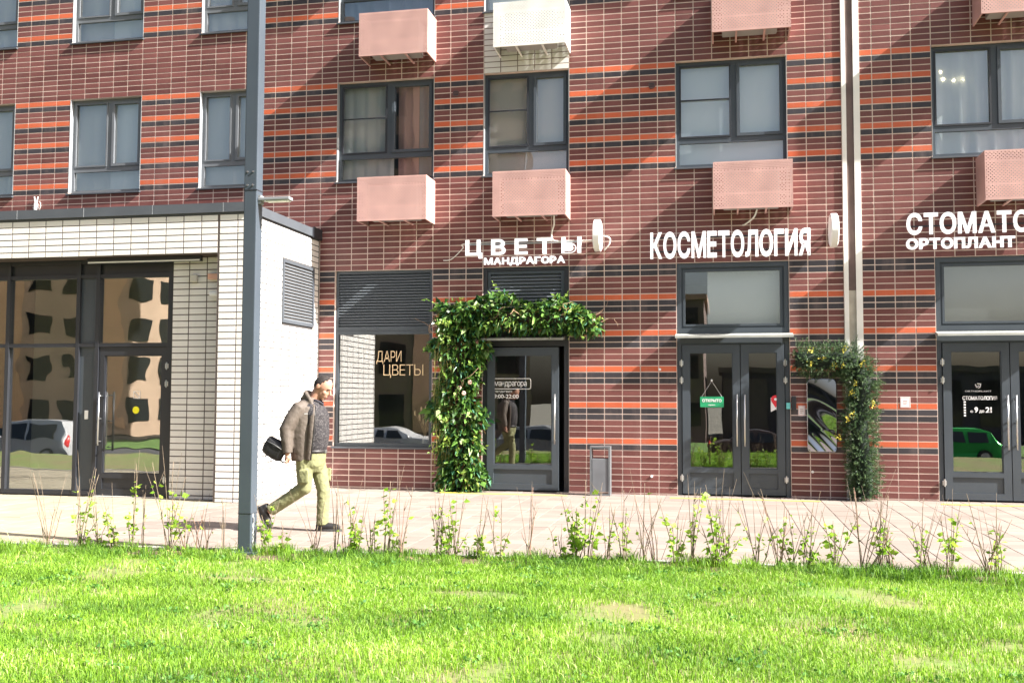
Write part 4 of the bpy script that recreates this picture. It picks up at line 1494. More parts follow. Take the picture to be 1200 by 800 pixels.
for (p, d) in (((2.2, -.25, 2.9), (1, 0, -.1)), ((2.3, -.2, 2.8), (1, -.1, -.4)), ((2.1, -.25, 2.95), (1, 0, .3)), ((2.25, -.25, 2.7), (.7, 0, -.7)), ((-.3, -.25, 2.75), (-1, 0, .2)), ((-.35, -.25, 2.85), (-.6, 0, .8)), ((-.35, -.2, 2.7), (-1, 0, -.2)), ((.6, -.35, 2.9), (.5, -.2, .2)), ((1.2, -.38, 2.95), (-.6, -.1, .3)), ((.1, -.38, 1.9), (.3, 0, -1)), ((-.1, -.38, 1.6), (.2, 0, -1)), ((1.7, -.36, 2.95), (.9, 0, -.1))):
    pts = curly(p, d)
    b = MB(); b.tube(pts, [.008 * (1 - .08 * i) for i in range(len(pts))], 5); b.build("twig", TWIG, g1, True)
PINKF = mk("pale_pink_petal", (.75, .48, .42), .7)
for (x, y, z) in ((-1.80, -.40, 1.75), (-1.72, -.41, 1.66), (-1.62, -.40, 1.84)):
    b = MB()
    for k in range(6):
        a = k * 1.047
        b.ball((x + 1.9 + .022 * math.cos(a), y - .01, z + .022 * math.sin(a)), .018, .008, .018, 6)
    b.build("flower", PINKF, g1, True)

# fir garland with yellow blossoms
FIR = mk_leaf("fir_needle", (0.012, 0.052, 0.022), (0.14, 0.22, 0.085), .2, .45, c3=(.40, .44, .28))
g2 = empty("fir_garland", (4.66, 0, 0), "dark fir garland with yellow blossoms arching from salon door to ground", "garland")
gn = np.random.default_rng(9)


def fir_path(t):
    """t 0..1 from the ground up the column and over to the left"""
    if t < .62:
        s = t / .62
        return np.array([4.66 + .03 * math.sin(s * 8), -.17, .05 + 1.85 * s]), .315 + .035 * math.sin(s * 13) - (.12 * max(0, .25 - s) * 4)
    s = (t - .62) / .38
    if s < .35:
        u = s / .35
        return np.array([4.66 - .14 * u, -.17, 1.90 + .28 * math.sin(u * 1.57)]), .33
    u = (s - .35) / .65
    return np.array([4.52 - .84 * u, -.17, 2.19 + .02 * math.sin(u * 9)]), .36 - .06 * u


VV, TT_, RR = [], [], []
off = 0
for i in range(2100):
    t = gn.random()
    c, rad = fir_path(t)
    c2, _ = fir_path(min(1, t + .01))
    ax = c2 - c if t < .99 else np.array([-1.0, 0, 0]); ax = ax / np.linalg.norm(ax)
    a = gn.uniform(0, 2 * math.pi)
    o1 = np.cross(ax, [0, 1, 0]); o1 /= np.linalg.norm(o1)
    rd = o1 * math.cos(a) + np.array([0, 1, 0]) * math.sin(a)
    q = gn.uniform(.25, .72)
    p = c + rd * rad * q * np.array([1, .8, 1])
    d = rd * 1.0 + ax * gn.normal() * .6 + np.array([0, -.45, .1]) + gn.normal(size=3) * .25
    d /= np.linalg.norm(d)
    ln = gn.uniform(.10, .17)
    nn = 34
    s = gn.random(nn) ** .8
    base = p[None] + d[None] * (s * ln)[:, None]
    pr_ = np.cross(np.repeat(d[None], nn, 0), gn.normal(size=(nn, 3))); pr_ /= np.linalg.norm(pr_, axis=1, keepdims=True)
    nd = pr_ * .75 + d[None] * .75
    nl = (gn.uniform(.028, .05, nn) * (1 - .35 * s))[:, None]
    sd = np.cross(nd, gn.normal(size=(nn, 3))); sd /= np.linalg.norm(sd, axis=1, keepdims=True)
    V_ = np.stack([base - sd * .0030, base + sd * .0030, base + nd * nl], 1).reshape(-1, 3)
    V_[:, 1] = np.minimum(V_[:, 1], -.006)
    VV.append(V_); TT_.append(off + np.arange(nn * 3).reshape(-1, 3)); off += nn * 3
    tone = gn.random() * .55
    RR.append(np.repeat(np.clip(tone + .5 * s * gn.random(nn), 0, 1), 3))
tag(np_mesh("needles", np.concatenate(VV) - np.array([4.66, 0, 0]), np.concatenate(TT_), FIR, np.concatenate(RR), g2), kind="stuff")
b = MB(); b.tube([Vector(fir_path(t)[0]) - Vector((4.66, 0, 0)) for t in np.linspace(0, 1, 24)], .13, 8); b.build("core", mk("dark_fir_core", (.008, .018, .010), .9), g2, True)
b = MB()
for k in range(5): b.tube([(-.12 + .06 * k, -.17 - .02 * (k % 2), 0), (-.08 + .04 * k, -.17, .3)], .012, 6)
b.build("base_stems", mk("pale_wood_stem", (.5, .45, .34), .8, var=.2), g2)
YB = mk_leaf("yellow_petal", (.62, .52, .05), (.85, .78, .16), .3, .6)
for k, (x, z) in enumerate(((3.90, 2.33), (4.08, 2.22), (3.90, 2.13), (4.24, 2.10), (4.40, 2.36), (4.40, 2.12), (4.66, 2.12), (4.57, 1.86), (4.50, 1.68), (4.44, 1.28), (4.82, 1.52), (4.30, .98), (4.5, 1.36))):
    n = 16
    gq = np.random.default_rng(k)
    P = np.array([[x - 4.66, -.37, z]]) + gq.normal(size=(n, 3)) * np.array([.020, .012, .028])
    D = gq.normal(size=(n, 3)) + np.array([0, -.8, -.3])
    leaf_cloud("blossom", P, D, gq.uniform(.025, .05, n), gq.uniform(.008, .014, n), YB, g2, k, kind=False)

# =================================================================== young shrubs along the lawn edge
SHL = mk_leaf("young_leaf", (0.16, 0.32, 0.02), (0.46, 0.66, 0.09), .45, .45)
STM = mk("young_bark", (0.20, 0.15, 0.105), .8, var=.35, scale=30)
STR = mk("reddish_bark", (0.27, 0.16, 0.115), .75, var=.3, scale=30)
# (x in photo pixels at the base, height m, leaf amount 0..1, stems, spread)
SH = [(54, .80, .0, 5, .20), (95, .85, .35, 5, .18), (113, .62, .30, 3, .10), (137, .60, .7, 3, .12), (159, .92, .55, 3, .05), (171, .60, .1, 1, .02), (200, .95, .45, 6, .24), (216, .55, .25, 3, .12), (232, .50, .0, 3, .14), (242, .42, .05, 2, .10), (265, .60, .0, 1, .03),
      (314, .50, .8, 3, .10), (332, .36, .7, 3, .10), (367, .62, .05, 3, .20), (392, .72, .0, 2, .04), (408, .72, .15, 3, .10), (421, .62, .75, 4, .14), (435, .45, .6, 3, .10), (454, .78, .7, 4, .12), (470, .72, .1, 4, .16), (512, .75, .4, 4, .10), (522, .62, .6, 4, .10), (533, .66, .5, 4, .12), (559, .64, .5, 4, .12), (585, .62, .45, 3, .12),
      (620, .74, .0, 4, .14), (657, .36, .45, 4, .16), (676, .68, .95, 6, .20), (689, .82, .55, 4, .18), (711, .58, .35, 3, .16), (731, .72, .4, 4, .12), (755, .80, .1, 4, .16), (766, .66, .0, 3, .14), (793, .60, .75, 4, .12), (811, .76, .35, 4, .12), (840, .80, .6, 6, .18), (853, .66, .65, 4, .12),
      (887, .62, .6, 4, .14), (912, .76, .1, 5, .18), (927, .58, .7, 3, .10), (946, .66, .75, 4, .14), (979, .58, .55, 4, .18), (1012, .80, .0, 6, .22), (1031, .76, .5, 5, .14), (1043, .66, .15, 3, .10), (1079, .72, .35, 3, .14), (1094, .50, .0, 3, .16), (1114, .66, .65, 4, .14), (1157, .76, .05, 5, .20), (1169, .62, .6, 3, .12)]


def on_edge(px):
    """x on the lawn edge line that projects to photo column px"""
    lo, hi = -12.0, 12.0
    for _ in range(40):
        m = (lo + hi) / 2
        if pix((m, edge_y(m) - .1, 0))[0] < px: lo = m
        else: hi = m
    return lo


ORD = ["first", "second", "third", "fourth", "fifth", "sixth", "seventh", "eighth", "ninth", "tenth", "eleventh", "twelfth", "thirteenth", "fourteenth", "fifteenth", "sixteenth", "seventeenth", "eighteenth", "nineteenth", "twentieth"]
right_n = 0
n_left = sum(1 for s in SH if s[0] < 285)
n_right = len(SH) - n_left
for i, (px, h, lf, ns, sp) in enumerate(SH):
    rr = random.Random(100 + i)
    x = on_edge(px); y = edge_y(x) - rr.uniform(.06, .16)
    look = "bare forked" if lf < .02 else ("sparsely leaved" if lf < .3 else ("leafy" if lf < .65 else "densely leaved"))
    if px < 285:
        k = n_left - 1 - i
        lab = f"{look} young shrub, {ORD[k]} to the left of the grey mast"
    else:
        k = i - n_left
        if k < 20:
            lab = f"{look} young shrub, {ORD[k]} to the right of the grey mast"
        else:
            lab = f"{look} young shrub on the lawn edge, {ORD[n_right - 1 - k]} from the right picture edge" if n_right - 1 - k < 20 else f"{look} young shrub in front of the slim litter bin"
    o = empty("young_shrub", (x, y, 0), lab, "shrub", "young shrubs along the lawn edge")
    LP, LD = [], []
    for s in range(ns):
        a = rr.uniform(0, 6.28)
        hh = h * rr.uniform(.35, 1.0) if s else h
        tx, ty = sp * math.cos(a) * rr.uniform(.4, 1.4), sp * math.sin(a) * .6 * rr.uniform(.3, 1)
        bx, by = rr.uniform(-.03, .03), rr.uniform(-.02, .02)
        n = 7
        pts = []
        wx, wy = rr.uniform(-.02, .02), rr.uniform(-.02, .02)
        for k in range(n + 1):
            t = k / n
            pts.append((bx + tx * t ** 1.2 + wx * math.sin(t * 5), by + ty * t + wy * math.sin(t * 6), hh * t - .03))
        b = MB(); b.tube(pts, [.0048 * (1 - .75 * k / n) + .0012 for k in range(n + 1)], 5)
        # side twigs
        for q in range(rr.randint(0, 3)):
            k = rr.randint(2, n - 1)
            p0 = Vector(pts[k]); d = Vector((rr.uniform(-1, 1), rr.uniform(-.5, .5), rr.uniform(.6, 1.4))).normalized()
            ll = rr.uniform(.06, .18) * h
            b.tube([p0, p0 + d * ll * .5 + Vector((0, 0, .01)), p0 + d * ll + Vector((0, 0, .03))], [.0028, .002, .001], 4)
        b.build("stem", STR if (lf < .3 and rr.random() < .5) else STM, o, True)
        nl = int(lf * rr.uniform(8, 46))
        band0, band1 = rr.uniform(.12, .4), rr.uniform(.6, .98)
        for q in range(nl):
            t = rr.uniform(band0, band1)
            k = min(int(t * n), n - 1); u = t * n - k
            p = Vector(pts[k]).lerp(Vector(pts[k + 1]), u)
            d = Vector((rr.gauss(0, 1), rr.gauss(0, 1), rr.gauss(.35, .5)))
            LP.append(tuple(p + d.normalized() * rr.uniform(.0, .03))); LD.append(tuple(d))
    for s in range(rr.randint(1, 3)):      # long bare shoots
        a = rr.uniform(0, 6.28); hh = h * rr.uniform(.8, 1.25); q = sp * rr.uniform(.3, 1.8)
        pts = [(q * math.cos(a) * t ** 1.3, q * math.sin(a) * .5 * t, hh * t - .03) for t in (0, .25, .5, .75, 1)]
        b = MB(); b.tube(pts, [.0038, .0034, .0028, .002, .001], 5); b.build("stem", STM, o, True)
    if LP:
        LP = np.array(LP); LD = np.array(LD); gq = np.random.default_rng(i)
        big = gq.random(len(LP)) ** 2
        L_ = .028 + .060 * big
        leaf_cloud("leaves", LP, LD, L_, L_ * gq.uniform(.28, .42, len(LP)), SHL, o, i, droop=.15)

# =================================================================== grass
GRASS = mk_leaf("grass_blade", (0.060, 0.170, 0.018), (0.34, 0.57, 0.042), .45, .6, patch=.8, c3=(.60, .62, .30))
gn = np.random.default_rng(12)
NB = 340000
cx = gn.uniform(-9.0, 8.5, NB * 2)
cyv = gn.uniform(-13.6, -6.9, NB * 2)
# keep to the part of the lawn that can be seen from here or a step aside
dist = -(cyv + 16.823)
ok = (cyv < np.where(cx < 1.3, LAWN_Y0 + LAWN_S * (cx - 1.3), LAWN_Y0 + .012 * (cx - 1.3)) + .02)
dd = (cyv + 16.823)
ctr = 2.51 - .2075 * dd
ok &= np.abs(cx - ctr) < dd * .56 + 1.0


def vnoise(x, y, s, seed):
    """smooth value noise"""
    g = np.random.default_rng(seed).random((64, 64))
    u, v = x * s + 100, y * s + 100
    iu, iv = np.floor(u).astype(int), np.floor(v).astype(int)
    fu, fv = u - iu, v - iv
    fu, fv = fu * fu * (3 - 2 * fu), fv * fv * (3 - 2 * fv)
    G_ = lambda a, b: g[a % 64, b % 64]
    return (G_(iu, iv) * (1 - fu) + G_(iu + 1, iv) * fu) * (1 - fv) + (G_(iu, iv + 1) * (1 - fu) + G_(iu + 1, iv + 1) * fu) * fv


dens = .55 * vnoise(cx, cyv, 1.1, 1) + .45 * vnoise(cx, cyv, 3.3, 2)
edge = np.where(cx < 1.3, LAWN_Y0 + LAWN_S * (cx - 1.3), LAWN_Y0 + .012 * (cx - 1.3)) - cyv      # metres from the paving
bare = ((np.abs(cx + 3.05) < .32) & (edge < .45)) | (((cx - .55) / .45) ** 2 + ((cyv + 8.75) / .16) ** 2 < 1) | ((edge < .24) & (vnoise(cx, cyv, 2.0, 17) > .36)) | (((cx + 1.5) / .5) ** 2 + ((cyv + 8.6) / .1) ** 2 < 1)
keep = gn.random(NB * 2) < np.clip((dens - .22) * 3.2, .06, 1)
keep &= ~(bare & (gn.random(NB * 2) < .88))
idx = np.nonzero(ok & keep)[0][:NB]
x, y, ed = cx[idx], cyv[idx], edge[idx]
n = len(x)
tuft = vnoise(x, y, 2.3, 4)
H = gn.uniform(.008, .027, n) * (.5 + 1.0 * tuft) + .04 * (gn.random(n) < .025)
H *= np.where(ed < .6, 1.2 + 2.2 * (vnoise(x, y, 3.0, 8) > .52) * (1 - np.clip(ed / .6, 0, 1)), 1.0)
lean = gn.uniform(.2, 2.2, n) * H
la = gn.uniform(0, 2 * np.pi, n) + 1.2 * (vnoise(x, y, 1.5, 5) - .5)
wdt = gn.uniform(.0016, .0034, n)
fa = gn.uniform(0, np.pi, n)
dx, dy = np.cos(la) * lean, np.sin(la) * lean
sx, sy = np.cos(fa) * wdt, np.sin(fa) * wdt
z0 = np.full(n, -.025)
v0 = np.stack([x - sx, y - sy, z0], 1); v1 = np.stack([x + sx, y + sy, z0], 1)
v2 = np.stack([x + dx * .35 - sx * .8, y + dy * .35 - sy * .8, H * .6], 1); v3 = np.stack([x + dx * .35 + sx * .8, y + dy * .35 + sy * .8, H * .6], 1)
v4 = np.stack([x + dx, y + dy, H], 1)
V = np.stack([v0, v1, v2, v3, v4], 1).reshape(-1, 3)
b = (np.arange(n) * 5)[:, None]
T = np.concatenate([b + np.array([[0, 1, 3]]), b + np.array([[0, 3, 2]]), b + np.array([[2, 3, 4]])], 1).reshape(-1, 3)
rv = np.clip(gn.normal(.50, .20, n) - .28 * (ed < .45), 0, .92)
rv = np.where(gn.random(n) < .06, 1.0, rv)
go = np_mesh("grass", V, T, GRASS, np.repeat(rv, 5))
tag(go, "short bright green lawn grass with taller tufts along the paving", "grass", kind="stuff")
# long tufts leaning over the paving edge
gt = np.random.default_rng(77)
nc = 260
tcx = gt.uniform(-7.5, 7.0, nc); tcd = gt.random(nc) ** 1.6 * .55 + .02
k = gt.integers(0, nc, 15000)
tx = tcx[k] + gt.normal(size=15000) * .055; td = np.clip(tcd[k] + gt.normal(size=15000) * .045, .0, 1)
ty = np.where(tx < 1.3, LAWN_Y0 + LAWN_S * (tx - 1.3), LAWN_Y0 + .012 * (tx - 1.3)) - td
okt = ~((np.abs(tx + 3.05) < .3) & (td < .4))
tx, ty, k = tx[okt], ty[okt], k[okt]
n = len(tx)
th = gt.uniform(.05, .125, n) * (.6 + .7 * gt.random(nc)[k])
la = gt.uniform(0, 2 * np.pi, n); ln = th * gt.uniform(.3, 1.3, n); wd2 = gt.uniform(.0018, .0034, n); fa = gt.uniform(0, np.pi, n)
dx, dy, sx, sy = np.cos(la) * ln, np.sin(la) * ln, np.cos(fa) * wd2, np.sin(fa) * wd2
zz = np.full(n, -.02)
V = np.stack([np.stack([tx - sx, ty - sy, zz], 1), np.stack([tx + sx, ty + sy, zz], 1), np.stack([tx + dx * .35 - sx * .8, ty + dy * .35 - sy * .8, th * .7], 1), np.stack([tx + dx * .35 + sx * .8, ty + dy * .35 + sy * .8, th * .7], 1), np.stack([tx + dx, ty + dy, th * .85], 1)], 1).reshape(-1, 3)
b = (np.arange(n) * 5)[:, None]
T = np.concatenate([b + np.array([[0, 1, 3]]), b + np.array([[0, 3, 2]]), b + np.array([[2, 3, 4]])], 1).reshape(-1, 3)
tag(np_mesh("tall_grass", V, T, GRASS, np.repeat(np.clip(gt.normal(.34, .2, n), 0, .92), 5)), "longer darker grass tufts leaning along the paving edge", "grass", kind="stuff")
nc = 130
wx, wy = gt.uniform(-4.5, 5.5, nc), gt.uniform(-11.8, -7.4, nc)
k = gt.integers(0, nc, 2600)
P = np.stack([wx[k] + gt.normal(size=2600) * .06, wy[k] + gt.normal(size=2600) * .05, gt.uniform(.005, .03, 2600)], 1)
D = gt.normal(size=(2600, 3)) + np.array([0, 0, .5])
tag(leaf_cloud("clover", P, D, gt.uniform(.015, .04, 2600), gt.uniform(.006, .015, 2600), mk_leaf("clover_leaf", (.05, .16, .03), (.16, .34, .06), .35, .6), None, 5), "small broad leaved weeds scattered through the lawn", "weeds", kind="stuff")
# soil of the planting strip
SOIL = mk("planting_soil", (0.155, 0.105, 0.070), .95, col2=(0.075, 0.048, 0.032), scale=14, bump=.8, bscale=45, detail=8)
sb = MB()
xs2 = np.linspace(-12, 10, 150)
srr = random.Random(4)
for xq in xs2:
    wd_ = .34 + .08 * math.sin(xq * 2.3) + srr.uniform(-.04, .04) + (.16 if abs(xq + 3.05) < .35 else 0)
    for tq in (0, .33, .66, 1.0):
        sb.v.append((xq, edge_y(xq) - .004 - wd_ * tq, (-.004 if 0 < tq < 1 else -.014) + srr.uniform(-.004, .010) * (0 < tq < 1)))
for i in range(len(xs2) - 1):
    for j in range(3):
        a = i * 4 + j
        sb.f.append((a, a + 1, a + 5, a + 4))
so_ = sb.build("planting_strip", SOIL, None, True); tag(so_, kind="structure")
# dry litter on the bare soil
gn = np.random.default_rng(31)
n = 900
P = np.stack([gn.uniform(-3.4, 3.2, n), np.zeros(n), gn.uniform(-.015, .01, n)], 1)
P[:, 1] = [edge_y(a) - .03 for a in P[:, 0]] - gn.random(n) * .38 * (np.abs(P[:, 0] + 3.05) < .4) - gn.random(n) * .2
D = gn.normal(size=(n, 3)) * np.array([1, 1, .2])
tag(leaf_cloud("dry_litter", P, D, gn.uniform(.02, .06, n), gn.uniform(.004, .012, n), mk_leaf("dry_leaf", (.10, .06, .035), (.34, .22, .13), .1, .9), None, 3), "dry brown leaf litter on the soil at the lawn edge", "leaf litter", kind="stuff")

# =================================================================== the walking man
man = empty("person", (-2.15, -5.6, 0), "man in grey brown jacket and khaki trousers walking with lowered head", "person")


def remesh(o, vox, smooth=6, disp=0.0, dscale=.05):
    m = o.modifiers.new("remesh", 'REMESH'); m.mode = 'VOXEL'; m.voxel_size = vox; m.use_smooth_shade = True
    m = o.modifiers.new("smooth", 'SMOOTH'); m.factor = .5; m.iterations = smooth
    if disp > 0:
        t = bpy.data.textures.new("folds", 'CLOUDS'); t.noise_scale = dscale; t.noise_depth = 2
        m = o.modifiers.new("folds", 'DISPLACE'); m.texture = t; m.strength = disp; m.mid_level = .5; m.texture_coords = 'LOCAL'
    return o


def loft(b, secs, n=24, pw=1.0):
    """horizontal elliptical sections (z, cx, cy, rx, ry)"""
    b0 = len(b.v)
    for (z, cx_, cy_, rx, ry) in secs:
        for k in range(n):
            a = 2 * math.pi * k / n
            b.v.append((cx_ + rx * math.copysign(abs(math.cos(a)) ** pw, math.cos(a)), cy_ + ry * math.copysign(abs(math.sin(a)) ** pw, math.sin(a)), z))
    m = len(secs)
    for i in range(m - 1):
        for k in range(n):
            k2 = (k + 1) % n
            b.f.append((b0 + i * n + k, b0 + i * n + k2, b0 + (i + 1) * n + k2, b0 + (i + 1) * n + k))
    b.f.append(tuple(b0 + k for k in reversed(range(n)))); b.f.append(tuple(b0 + (m - 1) * n + k for k in range(n)))
    return b


SKIN = mk("skin", (.44, .235, .165), .55, var=.05, scale=9)
tilt = Matrix.Rotation(R(6), 3, 'Y')
HM = Matrix.Translation((-.012, 0, 1.645)) @ Matrix.Rotation(R(32), 4, 'Y') @ Matrix.Scale(1.07, 4) @ Matrix.Translation((-.005, 0, -1.635))   # the head bows forward
hd = MB()
hd.ball((.018, 0, 1.728), .100, .080, .106, 20, tilt)                # skull
hd.ball((.060, 0, 1.655), .066, .060, .078, 16, tilt)                # face and jaw
hd.ball((.086, 0, 1.603), .030, .034, .024, 12, tilt)                # chin
hd.tube([(.116, 0, 1.722), (.136, 0, 1.692), (.146, 0, 1.674)], [.010, .014, .016], 8)   # nose
hd.tube([(.130, -.012, 1.668), (.130, .012, 1.668)], .011, 8)
hd.tube([(.100, -.035, 1.728), (.113, 0, 1.735), (.100, .035, 1.728)], .014, 8)          # brow
hd.tube([(.116, -.020, 1.638), (.126, 0, 1.640), (.116, .020, 1.638)], .009, 8)          # lips
hd.tube([(.110, -.018, 1.625), (.120, 0, 1.626), (.110, .018, 1.625)], .009, 8)
for s in (-1, 1):
    hd.ball((-.004, s * .081, 1.700), .022, .010, .033, 10, tilt)     # ears
    hd.ball((.083, s * .042, 1.672), .03, .022, .028, 10, tilt)       # cheeks
b = MB()
b.v = [tuple(HM @ Vector(v)) for v in hd.v]; b.f = list(hd.f)
b.tube([(-.085, 0, 1.50), (-.05, 0, 1.58), (.0, 0, 1.67)], [.078, .066, .066], 14)      # neck
loft(b, [(.80, -.08, 0, .12, .15), (.95, -.07, 0, .125, .155), (1.10, -.06, 0, .12, .155), (1.30, -.06, 0, .125, .175), (1.44, -.08, 0, .115, .18), (1.53, -.085, 0, .07, .10)])
SHO = {-1: (-.17, -.19, 1.475), 1: (-.12, .19, 1.475)}
ELB = {-1: (-.295, -.265, 1.20), 1: (-.15, .27, 1.20)}
WRI = {-1: (-.262, -.275, .93), 1: (-.10, .275, .94)}
for s in (-1, 1):
    b.tube([SHO[s], ELB[s], WRI[s]], [.055, .045, .032], 10)
LEG = {1: [(-.06, .09, .87), (.032, .10, .47), (.022, .10, .08)], -1: [(-.13, -.09, .86), (-.125, -.10, .50), (-.565, -.10, .235)]}
for s in (-1, 1):
    b.tube(LEG[s], [.085, .055, .04], 10)


def hand(b, wr, d, out, s, curl):
    """palm with four curled fingers and a thumb; d along the hand, out towards the fingers' curl"""
    wr = Vector(wr); d = Vector(d).normalized(); out = Vector(out).normalized(); sd = d.cross(out).normalized() * s
    b.tube([wr - d * .02, wr + d * .03, wr + d * .085], [(.024, .019), (.036, .018), (.042, .016)], 12)
    b.ball(wr + d * .05, .03, .03, .035, 10)
    for k, (o_, ln) in enumerate(((.030, .062), (.010, .072), (-.010, .066), (-.029, .052))):
        base = wr + d * .080 + sd * o_
        p1 = base + d * ln * .42 + out * ln * .10
        p2 = p1 + d * ln * .16 * (1 - curl) + out * ln * .42
        p3 = p2 - d * ln * .22 * curl + out * ln * .22
        b.tube([base - d * .01, p1, p2, p3], [.0098, .0095, .0088, .0075], 8)
    t0 = wr + d * .025 + sd * .032
    b.tube([t0, t0 + d * .028 + sd * .022 + out * .012, t0 + d * .055 + sd * .018 + out * .03], [.013, .0115, .009], 8)


hand(b, WRI[-1], (.03, .02, -1), (-1, .15, .0), 1, .8)
hand(b, WRI[1], (.1, -.05, -1), (.8, -.3, .0), -1, .5)
body = remesh(b.build("body", SKIN, man, True), .0055, 3)
# face details
b = MB(); b.tube([(.121, -.016, 1.631), (.128, 0, 1.632), (.121, .016, 1.631)], .004, 6); b.v = [tuple(HM @ Vector(v)) for v in b.v]; b.build("mouth", mk("lip", (.36, .17, .13), .5), man, True)
for s in (-1, 1):
    b = MB(); b.ball((.103, s * .033, 1.705), .008, .010, .006, 10); b.v = [tuple(HM @ Vector(v)) for v in b.v]; b.build("eye", mk("eye_dark", (.05, .04, .035), .25), man, True)
    b = MB(); b.tube([(.100, s * .050, 1.722), (.114, s * .034, 1.734), (.119, s * .016, 1.732)], .0040, 6); b.v = [tuple(HM @ Vector(v)) for v in b.v]; b.build("eyebrow", mk("brow_hair", (.035, .025, .02), .8), man, True)
# short dark hair with a high hairline
bm = bmesh.new(); bmesh.ops.create_uvsphere(bm, u_segments=40, v_segments=28, radius=1)
M_ = HM @ Matrix.Translation(Vector((.016, 0, 1.728))) @ tilt.to_4x4() @ Matrix.Diagonal((.1015, .0815, .1072, 1))
kill = []
for v in bm.verts:
    u = v.co
    if u.x < -.35: line = -.62
    elif u.x < .0: line = -.62 + (u.x + .35) / .35 * .60
    elif u.x < .36: line = -.02 + u.x / .36 * .90
    else: line = 2
    if abs(u.y) > .55 and u.x > .22: line = max(line, .62)
    if u.z < line + .10 * math.sin(u.y * 21 + u.x * 17) : kill.append(v)
bmesh.ops.delete(bm, geom=kill, context='VERTS')
b = MB(); b.bm(bm, M_)
hr = b.build("hair", mk("short_hair", (.022, .016, .014), .8, var=.5, scale=60, bump=.6, bscale=160), man, True)
md = hr.modifiers.new("thick", 'SOLIDIFY'); md.thickness = .004; md.offset = 1
# shirt: dark with pale flecks
m, t, p = nodes("flecked_shirt")
vo = t.nodes.new("ShaderNodeTexVoronoi"); vo.inputs["Scale"].default_value = 85
tc = t.nodes.new("ShaderNodeTexCoord"); t.links.new(tc.outputs["Object"], vo.inputs["Vector"])
rp = t.nodes.new("ShaderNodeValToRGB"); rp.color_ramp.interpolation = 'CONSTANT'
rp.color_ramp.elements[0].color = (.24, .22, .22, 1); rp.color_ramp.elements[1].position = .25; rp.color_ramp.elements[1].color = (.018, .016, .019, 1)
t.links.new(vo.outputs["Distance"], rp.inputs["Fac"]); t.links.new(rp.outputs["Color"], p.inputs["Base Color"]); p.inputs["Roughness"].default_value = .85
b = MB(); loft(b, [(.955, -.055, 0, .140, .165), (1.02, -.045, 0, .152, .175), (1.12, -.035, 0, .158, .178), (1.25, -.035, 0, .152, .185), (1.38, -.04, 0, .150, .195), (1.47, -.07, 0, .130, .17), (1.535, -.085, 0, .085, .10)])
remesh(b.build("shirt", m, man, True), .010, 4, .010, .09)
b = MB(); b.tube([(-.10, -.04, 1.53), (-.02, -.065, 1.545), (.035, -.03, 1.515), (.045, 0, 1.49), (.035, .03, 1.515), (-.02, .065, 1.545), (-.10, .04, 1.53)], .016, 8); b.build("collar", mk("dark_collar", (.022, .02, .028), .85), man, True)
b = MB(); loft(b, [(.925, -.055, 0, .146, .172), (.965, -.055, 0, .147, .172)], 28); bl = b.build("belt", mk("belt_leather", (.02, .018, .018), .5), man, True)
b = MB(); b.cbox(.088, .100, -.03, .03, .927, .963, .003); b.build("buckle", STEEL, bl)
# jacket with hood and sleeves
JK = mk("jacket_cloth", (.098, .078, .064), .7, var=.08, scale=4, bump=.5, bscale=28)
b = MB()
loft(b, [(.835, -.165, 0, .128, .205), (.95, -.170, 0, .140, .215), (1.10, -.180, 0, .158, .220), (1.25, -.190, 0, .168, .225), (1.38, -.175, 0, .165, .225), (1.47, -.150, 0, .145, .205)], 28, .72)
loft(b, [(1.44, -.150, 0, .140, .195), (1.52, -.130, 0, .115, .145), (1.58, -.105, 0, .085, .095)])
for s in (-1, 1):
    e = Vector(ELB[s]); w_ = Vector(WRI[s]); h_ = Vector(SHO[s])
    b.tube([h_ + Vector((.03, -s * .06, .005)), h_ + Vector((0, 0, -.02)), h_.lerp(e, .5), e, e.lerp(w_, .5), w_], [.070, .082, .084, .078, .068, .056], 14)
b.ball((-.150, 0, 1.580), .080, .115, .045, 16, Matrix.Rotation(R(-35), 3, 'Y'))
b.tube([(-.035, -.100, 1.47), (-.075, -.112, 1.56), (-.135, -.085, 1.625), (-.155, 0, 1.645), (-.135, .085, 1.625), (-.075, .112, 1.56), (-.035, .100, 1.47)], .028, 10)
for s in (-1, 1):      # front edges of the open jacket
    b.tube([(-.020, s * .120, 1.49), (-.008, s * .170, 1.38), (-.012, s * .195, 1.20), (-.028, s * .195, 1.02), (-.045, s * .185, .845)], [(.030, .014), (.036, .018), (.036, .02), (.036, .02), (.034, .018)], 10)
jk = remesh(b.build("jacket", JK, man, True), .009, 6, .007, .06)
b = MB()
for s in (-1,):
    b.tube([(.012, s * .128, 1.48), (.030, s * .176, 1.36), (.026, s * .202, 1.20), (.010, s * .202, 1.02), (-.010, s * .192, .85)], .006, 6)
b.build("zip", mk("zip_black", (.02, .02, .02), .4), man, True)
b = MB(); b.box(-.075, -.035, -.2475, -.2445, 1.385, 1.393); b.build("chest_mark", VIN, man)
